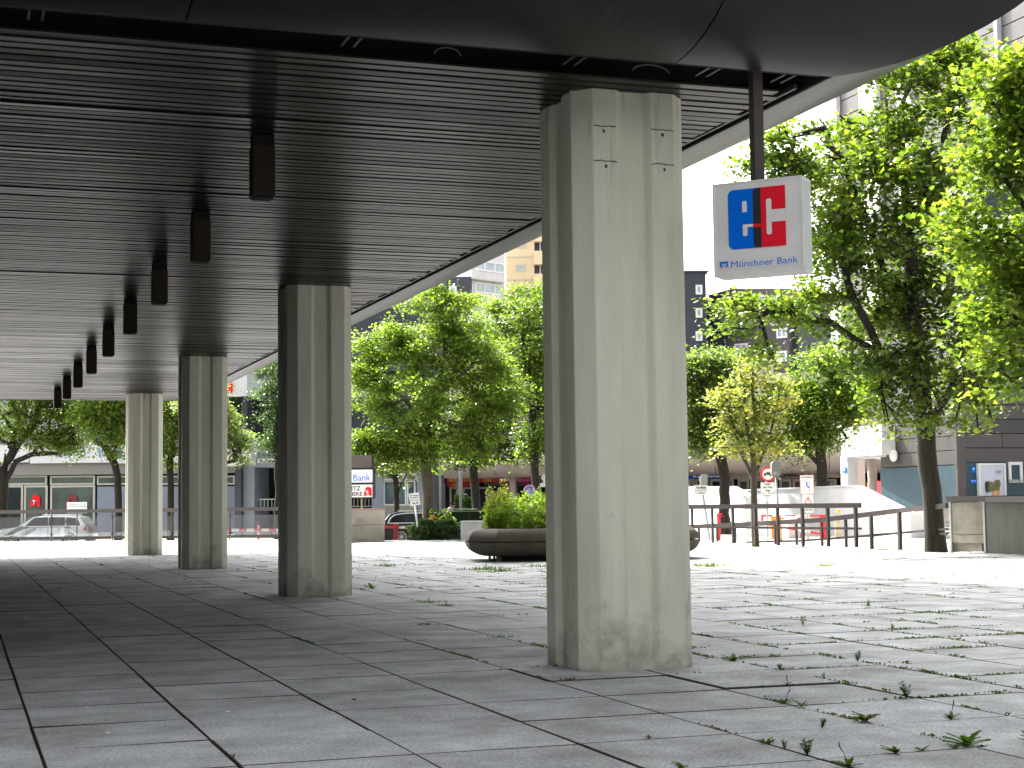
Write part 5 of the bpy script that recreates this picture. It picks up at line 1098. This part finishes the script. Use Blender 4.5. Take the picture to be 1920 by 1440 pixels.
for a, b, c in ((1468, 1472, M_signw), (1472, 1492, M_rb), (1492, 1518, M_signw), (1518, 1541, M_rb)): f.obox('arm_segment', e, a, 965.5, b-.2, 968.3, -.05, .03, c)
for a, b, c in ((1466, 1470, M_rb), (1470, 1494, M_signw), (1494, 1506, M_rb), (1506, 1530, M_signw), (1530, 1541, M_rb)): f.obox('arm_segment', e, a, 971, b-.2, 973.5, -.05, .03, c)
f.poly('arm_segment', e, [(1475, 989), (1493, 992), (1493, 995), (1475, 992)], -.05, .03, M_rb); f.poly('arm_segment', e, [(1493, 992), (1519, 996), (1519, 999.5), (1493, 995)], -.05, .03, M_signw); f.poly('arm_segment', e, [(1519, 996), (1541, 1000), (1541, 1003), (1519, 999.5)], -.05, .03, M_rb)
f.obox('inner_post', e, 1500, 973.8, 1503.5, 984, -.1, .0, M_rb); f.obox('inner_post', e, 1500.5, 1000, 1504, 1014, -.1, .0, M_rb)
box_post('intercom_post', 'beige intercom pedestal with a small yellow head in front of the white wall', 1566.5, 1577.5, 978, 1010, 55, mat('intercom_beige', (0.55, 0.45, 0.3), .7), 'post', lambda f, e: (f.obox('stalk', e, 1571, 962, 1573, 978, -.07, -.03, M_beige), f.obox('head', e, 1568.5, 956, 1576.5, 962, -.12, .02, M_gold)))
# striped barrier on the left street
f = Face(425, 70, 530, 70); e = empty('striped_barrier', gnd(484, 70, -.4), 'red and white striped barrier pole behind the glass railing', 'barrier')
for i in range(9): f.obox('stripe', e, 420+i*14, 991, 433.9+i*14, 996.5, -.04, .04, M_rb if i % 2 == 0 else M_signw)
for i in range(6): f.obox('post_stripe', e, 482.5, 978+i*7, 486, 984.9+i*7, -.05, .05, M_rb if i % 2 == 0 else M_signw)

# ---------------------------------------------------------------- vehicles
def car(name, label, x0, D, L_, H_, zg, paint, flip=1, wagon=True, seed=0):
    """side profile swept across the width, narrowing above the belt line; x along the car, front at +x when flip is 1"""
    o0 = gnd(x0, D, zg); yaw = -YAW; e = empty(name, o0, label, 'car'); Wd = 0.9; belt = 0.62*H_
    back = [(0.00, .40), (0.01, .62), (0.03, belt/H_*1.0)] if wagon else [(0.0, .42), (0.0, .60), (0.02, belt/H_)]
    roof = [(0.035, .70), (0.09, .93), (0.16, .985), (0.33, 1.0), (0.50, .99), (0.60, .94), (0.735, .66)] if wagon else [(0.03, .68), (0.13, .9), (0.22, .98), (0.38, 1.0), (0.50, .985), (0.60, .92), (0.73, .66)]
    low = [(0.74, .64), (0.90, .58), (0.975, .50), (1.0, .38), (0.995, .20), (0.97, .13)]
    def arch(cx, r_): return [(cx+r_*math.cos(t), .13+ (r_*L_/H_)*math.sin(t)) for t in np.linspace(0, math.pi, 9)]
    bottom = arch(0.80, .083) + arch(0.20, .083) + [(0.03, .13), (0.005, .22)]
    prof = back+roof+low+bottom
    sx = (lambda a: a*L_) if flip == 1 else (lambda a: (1-a)*L_)
    X = Vector(_r0); Yv = Vector((math.sin(YAW), math.cos(YAW), 0))
    def pt(a, z, y): return o0 + X*sx(a) + Yv*y + Vector((0, 0, z))
    def half(z): return Wd if z < belt else Wd-0.24*(z-belt)/(H_-belt)
    def skin(a): return lambda q, s_=a: pt(q[0], q[1]*H_, s_*half(q[1]*H_) + 0)
    mb = MB(); n = len(prof); stations = [(-1, 0), (1, 0)]
    ring = []
    for s_, ins in ((-1, 0.10), (-1, 0.0), (1, 0.0), (1, 0.10)):
        for a, z in prof:
            zz = z*H_; y = s_*(half(zz)-(0.0 if ins == 0 else -0.0)); 
            if ins: a2 = .5+(a-.5)*.985; zz2 = zz; ring.append(pt(a2, zz2*0.992, s_*(half(zz))))
            else: ring.append(pt(a, zz, s_*(half(zz)-0.05)))
    F = []
    for j in range(3):
        for i in range(n): F.append((j*n+i, j*n+(i+1) % n, (j+1)*n+(i+1) % n, (j+1)*n+i))
    F += [tuple(range(n-1, -1, -1)), tuple(range(3*n, 4*n))]
    mb.poly(ring, F, paint); body = mb.build('body', e)
    def side_poly(nm, pts, m, off, par=e):
        mb = MB(); P = [pt(a, z*H_, -(half(z*H_)+off)) for a, z in pts] + [pt(a, z*H_, -(half(z*H_)+off-0.012)) for a, z in pts]; k = len(pts)
        mb.poly(P, [tuple(range(k)), tuple(range(2*k-1, k-1, -1))]+[(i, (i+1) % k, k+(i+1) % k, k+i) for i in range(k)], m); return mb.build(nm, par)
    bz = 0.665
    q1 = [(0.085, bz), (0.235, bz), (0.245, .93), (0.15, .90), (0.11, .82)]; q2 = [(0.25, bz), (0.42, bz), (0.42, .94), (0.26, .935)]; q3 = [(0.435, bz), (0.66, bz), (0.60, .87), (0.57, .93), (0.435, .94)]
    for q in (q1, q2, q3): side_poly('side_window', q, M_cglass, .008)
    side_poly('window_trim', [(0.075, bz-.02), (0.68, bz-.02), (0.68, bz-.002), (0.075, bz-.002)], M_chrome, .012)
    side_poly('window_trim', [(0.075, bz-.002), (0.085, bz-.002), (.108, .82), (.15, .905), (.26, .945), (.57, .945), (.57, .96), (.25, .965), (.14, .92), (.098, .83)], M_chrome, .012)
    for a in (0.30, 0.50): side_poly('door_handle', [(a, .58), (a+.035, .58), (a+.035, .60), (a, .60)], M_chrome, .02)
    for a in (.245, .428, .65): side_poly('door_gap', [(a, .2), (a+.002, .2), (a+.002, bz-.025), (a, bz-.025)], M_ink, .002)
    side_poly('side_mirror', [(.64, .66), (.68, .66), (.68, .74), (.645, .74)], paint, .14); side_poly('headlight', [(.90, .50), (.975, .44), (.965, .51), (.91, .565)], M_chrome, .006); side_poly('tail_light', [(.012, .5), (.06, .52), (.05, .63), (.02, .62)], M_rb, .006)
    mb = MB(); P = [pt(.605, .925*H_, y*(half(.92*H_)-.09)) for y in (-1, 1)] + [pt(.728, .672*H_, y*(half(.67*H_)-.07)) for y in (1, -1)]; P = [p+X*(0.012 if flip == 1 else -0.012)+Vector((0, 0, .012)) for p in P]; mb.poly(P, [(0, 1, 2, 3)], M_wglass); mb.build('windscreen', e, fix=False)
    for s_ in (-1, 1):
        mb = MB(); quad_bar(mb, pt(.16, H_*1.0+.03, s_*.55), pt(.5, H_*1.0+.03, s_*.55), .035, .03, M_chrome); mb.build('roof_rail', e)
    for a in (.20, .80):
        for s_ in (-1, 1):
            c = pt(a, .325, s_*(Wd-.12)); w_ = MB(); ax = Yv*.11
            w_.tube([c-ax, c-ax*.8, c+ax*.8, c+ax], [.30, .325, .325, .30], M_tyre, 20); wo_ = w_.build('wheel', e)
            r_ = MB(); fc_ = c+Yv*s_*.112
            for k in range(10):
                t = 2*math.pi*k/10; d = X*math.cos(t)+Vector((0, 0, 1))*math.sin(t); quad_bar(r_, fc_+d*.04, fc_+d*.235, .03, .02, M_rim)
            r_.tube([fc_-Yv*.012, fc_+Yv*.012], .05, M_rim, 10)
            for k in range(20):
                t, t2 = 2*math.pi*k/20, 2*math.pi*(k+1)/20; quad_bar(r_, fc_+(X*math.cos(t)+Vector((0, 0, 1))*math.sin(t))*.235, fc_+(X*math.cos(t2)+Vector((0, 0, 1))*math.sin(t2))*.235, .03, .025, M_rim)
            r_.build('rim', wo_)
    return e
car('parked_car', 'black station wagon with chrome window trim parked behind the stained concrete wall', 714, 72, 4.9, 1.45, -0.42, M_carb, 1, True)
car('parked_car', 'dark hatchback parked behind the clipped bush and cabinet', 800, 66.5, 4.2, 1.52, -0.42, mat('dark_green_car_paint', (0.014, 0.018, 0.019), .22, spec=.4, var=.02), 1, False)
car('driving_car', 'silver car on the street behind the glass railing at far left', -2, 76, 4.5, 1.46, -0.42, M_cars, -1, True)

# ---------------------------------------------------------------- people
def person(label, x, D, z0, H_, shirt, trou, hair, face_yaw, seed=0):
    p = gnd(x, D, z0); e = empty('person', p, label, 'person'); ca_, sa_ = math.cos(face_yaw), math.sin(face_yaw); s = H_/1.75
    Lc = lambda a, b, c: Vector((p.x+s*(a*ca_-b*sa_), p.y+s*(a*sa_+b*ca_), z0+s*c))       # a: to the side, b: forwards, c: up
    def skinned(nm, verts, edges, radii, m, par=e, root=0):
        me = bpy.data.meshes.new(nm); me.from_pydata([Lc(*v) for v in verts], edges, []); o = bpy.data.objects.new(nm, me); C.objects.link(o)
        md = o.modifiers.new('Skin', 'SKIN'); 
        for i, r_ in enumerate(radii): me.skin_vertices[0].data[i].radius = (r_[0]*s, r_[1]*s) if isinstance(r_, tuple) else (r_*s, r_*s)
        me.skin_vertices[0].data[root].use_root = True; o.modifiers.new('Subdivision', 'SUBSURF').levels = 1; o.modifiers[-1].render_levels = 1; me.materials.append(m)
        o.parent = par; o.matrix_parent_inverse = parent_inv(par); return o
    V = [(0, 0, .98), (0, 0, 1.12), (0, 0, 1.30), (0, 0, 1.44), (0, .01, 1.52), (0, .02, 1.60), (0, .02, 1.70),
         (-.10, 0, .92), (-.11, .03, .50), (-.11, -.02, .08), (-.11, .12, .03), (.10, 0, .92), (.11, -.04, .50), (.11, -.12, .09), (.11, .02, .03),
         (-.19, 0, 1.40), (-.25, -.02, 1.14), (-.24, .10, .92), (-.24, .14, .82), (.19, 0, 1.40), (.25, -.02, 1.14), (.24, .10, .92), (.24, .14, .82)]
    E = [(0, 1), (1, 2), (2, 3), (3, 4), (4, 5), (5, 6), (0, 7), (7, 8), (8, 9), (9, 10), (0, 11), (11, 12), (12, 13), (13, 14), (3, 15), (15, 16), (16, 17), (17, 18), (3, 19), (19, 20), (20, 21), (21, 22)]
    Rr = [(.15, .11), (.13, .10), (.16, .11), (.10, .08), .05, .085, .075, .09, .06, .045, .04, .09, .06, .045, .04, .06, .045, .035, .04, .06, .045, .035, .04]
    skinned('body', V, E, Rr, M_skin)
    skinned('shirt', [V[i] for i in (0, 1, 2, 3)]+[(-.19, 0, 1.40), (-.24, -.01, 1.22), (.19, 0, 1.40), (.24, -.01, 1.22)], [(0, 1), (1, 2), (2, 3), (3, 4), (4, 5), (3, 6), (6, 7)], [(.165, .125), (.15, .12), (.175, .125), (.115, .095), .075, .062, .075, .062], shirt)
    skinned('trousers', [V[0], V[7], V[8], V[9], V[11], V[12], V[13]], [(0, 1), (1, 2), (2, 3), (0, 4), (4, 5), (5, 6)], [(.16, .12), .10, .075, .06, .10, .075, .06], trou)
    if hair:
        skinned('hair', [(0, -.015, 1.64), (0, -.01, 1.72), (0, -.03, 1.60)], [(0, 1), (0, 2)], [.095, .08, .06], hair)
    for sx in (-.035, .035):
        mb = MB(); c = Lc(sx, .105, 1.64); mb.tube([c, c+Vector((.004, .004, 0))], .012*s, M_ink, 8); mb.build('eye', e)
    return e
person('man in a white shirt with dark hair seen from behind outside the gold shop', 847, 79.5, -0.27, 1.74, M_cloth, M_trou, M_hair, 0.35)
person('second man in a red top with shaved head, mostly hidden behind the man in white', 853.5, 81, -0.27, 1.80, M_redp, M_slate2, None, 2.9)

# ---------------------------------------------------------------- weeds in the joints
rng = np.random.default_rng(77)
def weed_density(x, y):
    d = np.clip((x-3.0)/6.0, 0, 1)**1.3
    if y > 26: d = max(d, 0.55)*np.clip((x-2)/4, 0.25, 1)
    return d
P, N, S, Tn = [], [], [], []
for j in range(-4, 60):                       # along both joint directions
    for i in range(-1, 40):
        for ax in (0, 1):
            bx, by = X0+i*SX, Y0+j*SY; c = Vector((bx, by, 0))
            if not inside(c) or depth(c) < 5.5: continue
            bb = bearing(c)
            if bb < -80 or bb > 2000: continue
            dens = weed_density(bx, by)*(1.0 if depth(c) < 30 else 0.8)
            patches = rng.poisson((4.2 if depth(c) < 16 else 1.0)*dens)
            for _ in range(patches):
                s0 = rng.uniform(0, SX); ln = rng.exponential(0.12)+0.03; k = int(ln*rng.uniform(130, 340))+3; tone = np.clip(rng.normal(.5, .3), 0, 1); hh = rng.uniform(.004, .022) if depth(c) < 18 else rng.uniform(.003, .018)
                t = s0+rng.normal(size=k)*ln/2; off = rng.normal(size=k)*0.006
                q = np.stack([bx+(t if ax == 0 else off), by+(off if ax == 0 else t), np.full(k, 0.0)+rng.uniform(-.004, hh, k)], 1)
                P.append(q); n_ = rng.normal(size=(k, 3)); n_[:, 2] = np.abs(n_[:, 2])*.6; N.append(n_/np.linalg.norm(n_, axis=1, keepdims=True)); S.append(rng.uniform(.008, .024, k)); Tn.append(np.clip(tone+rng.normal(0, .12, k), 0, 1))
P, N, S, Tn = np.concatenate(P), np.concatenate(N), np.concatenate(S), np.concatenate(Tn)
o = leaves_object('joint_grass', P, N, S, Tn, M_weed, None, 'simple', rng); tag(o, 'sparse grass and moss growing in the paving joints', 'grass', kind='stuff')
def snap(p):
    i = round((p.x-X0)/SX); j = round((p.y-Y0)/SY); dx, dy = abs(p.x-X0-i*SX), abs(p.y-Y0-j*SY)
    if dx < dy: p.x = X0+i*SX
    else: p.y = Y0+j*SY
    return p
def weed(px, py, size, kind, label, seed):
    p = ongnd(px, py, 0.0); p = snap(p); rg_ = random.Random(seed); e = empty('weed_plant', p, label, 'weed', 'weeds sprouting from the paving joints'); mb = MB(); tones = []
    if kind == 'rosette':
        n = rg_.randint(9, 14)
        for i in range(n):
            a = rg_.uniform(0, 2*math.pi); L_ = size*rg_.uniform(.5, 1.0); el = rg_.uniform(.15, 1.1); w_ = L_*rg_.uniform(.17, .27); d = Vector((math.cos(a), math.sin(a), 0)); s_ = Vector((-math.sin(a), math.cos(a), 0)); pts = []; tot = 9
            for k in range(tot):
                t = k/(tot-1); c = p+d*L_*t*math.cos(el*(1-.5*t))+Vector((0, 0, L_*(t*math.sin(el)-0.55*t*t*math.sin(el)*.6)+.004)); ww = w_*math.sin(math.pi*min(1, .12+t*.88))**.7*(1 if k % 2 else .55)
                pts += [c-s_*ww, c, c+s_*ww]
            F = [(k*3+q, k*3+q+1, (k+1)*3+q+1, (k+1)*3+q) for k in range(tot-1) for q in (0, 1)]; 
            for k in range(tot): pts[k*3+1] = pts[k*3+1]-Vector((0, 0, w_*.25))
            mb.poly(pts, F, M_weed, True); tones += [rg_.choice([.15, .3, .5, .95]) if seed % 3 == 0 else rg_.uniform(.1, .6)]*len(F)
        if rg_.random() < .25:
            m2 = MB(); a = rg_.uniform(0, 6.28); q = p+Vector((math.cos(a)*size*.5, math.sin(a)*size*.5, size*1.15)); m2.tube([p, (p+q)/2+Vector((0, 0, size*.2)), q, q+Vector((0, 0, .02))], [.002, .002, .004, .003], M_bark, 5); m2.build('flower_stalk', e, fix=False)
    else:
        n = rg_.randint(3, 6)
        for i in range(n):
            a = rg_.uniform(0, 6.28); top = p+Vector((math.cos(a)*size*.3, math.sin(a)*size*.3, size*rg_.uniform(.6, 1))); 
            k0 = len(mb.f); mb.tube([p, (p+top)/2, top], [.003, .002, .0015], M_weed, 4, cap=False); tones += [.5]*(len(mb.f)-k0)
            for k in range(22 if kind != 'clump' else 0):
                t = rg_.uniform(.1, 1); c = p.lerp(top, t); b = rg_.uniform(0, 6.28); d = Vector((math.cos(b), math.sin(b), rg_.uniform(0, .6)))*size*.26; s_ = Vector((-math.sin(b), math.cos(b), 0))*size*.075
                mb.poly([c, c+d*.5+s_, c+d, c+d*.5-s_], [(0, 1, 2, 3)], M_weed); tones.append(rg_.uniform(.2, .7) if kind == 'herb' else .95)
    if kind == 'clump':
        for k in range(130):
            c = p+Vector((rg_.gauss(0, size*1.1)*rg_.choice((.5, 1, 1.6)), rg_.gauss(0, size*.35), 0)); c.z = 0; b = rg_.uniform(0, 6.28); hgt = size*rg_.uniform(.06, .38); d = Vector((math.cos(b)*hgt*.6, math.sin(b)*hgt*.6, hgt)); s_ = Vector((-math.sin(b), math.cos(b), 0))*size*.05
            mb.poly([c, c+d*.6+s_, c+d, c+d*.6-s_], [(0, 1, 2, 3)], M_weed); tones.append(min(1, max(0, rg_.gauss(.55, .15))))
    o = mb.build('leaves', e, fix=False); a_ = o.data.attributes.new('leaf_tone', 'FLOAT', 'FACE'); a_.data.foreach_set('value', np.array(tones, dtype=np.float32))
WEEDS = [(1820, 1398, .20, 'rosette', 'largest dark dandelion rosette near the lower right corner'), (1915, 1390, .15, 'rosette', 'dandelion rosette cut by the right picture edge'), (1660, 1408, .14, 'rosette', 'green dandelion left of the largest rosette'),
         (1527, 1415, .13, 'herb', 'bushy green weed at the bottom joint crossing'), (1620, 1436, .12, 'rosette', 'leafy weed at the bottom edge right of the crossing'), (1648, 1352, .15, 'rosette', 'weed with long raised leaf and thin stalk'),
         (1482, 1318, .10, 'rosette', 'leafy weed tuft below the first column slab'), (1520, 1325, .09, 'rosette', 'small weed with two round leaves beside the tuft'), (1486, 1288, .07, 'rosette', 'tiny round-leaved weed in front of the nearest column'),
         (1700, 1310, .16, 'herb', 'upright feathery green weed in the middle of the right paving'), (1602, 1240, .13, 'herb', 'upright light green weed right of the column foot'), (1398, 1240, .16, 'rosette', 'dark reddish weed clump beside the nearest column foot'),
         (1465, 1258, .09, 'herb', 'small feathery weed near the column joint'), (1535, 1275, .08, 'herb', 'low green weed strip by the joint'), (1797, 1352, .11, 'rosette', 'flat green weed in the right joint'), (1530, 1362, .10, 'herb', 'thin green weed on the cross joint'),
         (1466, 1392, .09, 'rosette', 'single-leaf weed near the bottom joint'), (1497, 1402, .07, 'herb', 'small weed just left of the joint crossing'), (1898, 1252, .09, 'herb', 'weed near the right edge at mid distance'), (1885, 1150, .16, 'herb', 'thin tall weed far on the right paving'),
         (1586, 1138, .12, 'herb', 'dark upright weed far behind the column foot'), (1655, 1185, .12, 'dry', 'dry reddish tuft on the far right paving'), (1528, 1175, .14, 'dry', 'widest dry reddish grass tuft'), (1740, 1412, .08, 'rosette', 'low weed between the dandelions'),
         (1780, 1402, .08, 'rosette', 'tiny weed left of the largest rosette'), (1268, 1438, .10, 'rosette', 'weed on the bottom edge left of the joint crossing'), (1205, 1382, .05, 'rosette', 'tiny weed on the bottom middle joint'), (440, 1424, .05, 'herb', 'small weed in the shaded left joint'),
         (697, 1104, .22, 'rosette', 'spiky weed beside the foot of the second column'), (804, 1130, .12, 'clump', 'left of two grass tufts in the middle distance'), (845, 1136, .12, 'clump', 'right of two grass tufts in the middle distance'), (1010, 1064, .3, 'clump', 'bright weed under the right part of the planter'),
         (905, 1068, .3, 'clump', 'bright weeds under the left end of the planter'), (940, 1072, .25, 'clump', 'leafy weeds in front of the planter'), (1310, 1063, .35, 'clump', 'bright green clump just right of the nearest column'), (710, 1062, .25, 'clump', 'weed clump on the sunny paving near the second column'),
         (1560, 1062, .3, 'clump', 'yellow-green clump on the sunny paving to the right')]
for i, (x, y, s_, k, l_) in enumerate(WEEDS): weed(x, y, s_*0.72, k, l_, 100+i)
# small pale chips and litter on the shaded paving
for i, (x, y, l_) in enumerate(((202, 1374, 'pale chip on the shaded slabs, left'), (163, 1325, 'white fleck on the left shaded paving'), (427, 1334, 'small white fleck near the central joint'), (641, 1273, 'white fleck in the middle of the paving'), (314, 1165, 'lone white fleck deep under the ceiling'), (664, 1311, 'dark pebble on the middle paving'), (745, 1278, 'thin white scrap in the middle'))):
    p = ongnd(x, y, 0.004); mb = MB(); r_ = random.Random(i); out = [(p.x+.014*math.cos(t)*r_.uniform(.5, 1.3), p.y+.012*math.sin(t)*r_.uniform(.5, 1.3)) for t in np.linspace(0, 6.28, 8)[:-1]]
    mb.prism(out, lambda q: (q[0], q[1], .001), lambda q: (q[0], q[1], .007), M_bark if 'dark' in l_ else M_signw); tag(mb.build('litter_chip'), l_, 'litter')
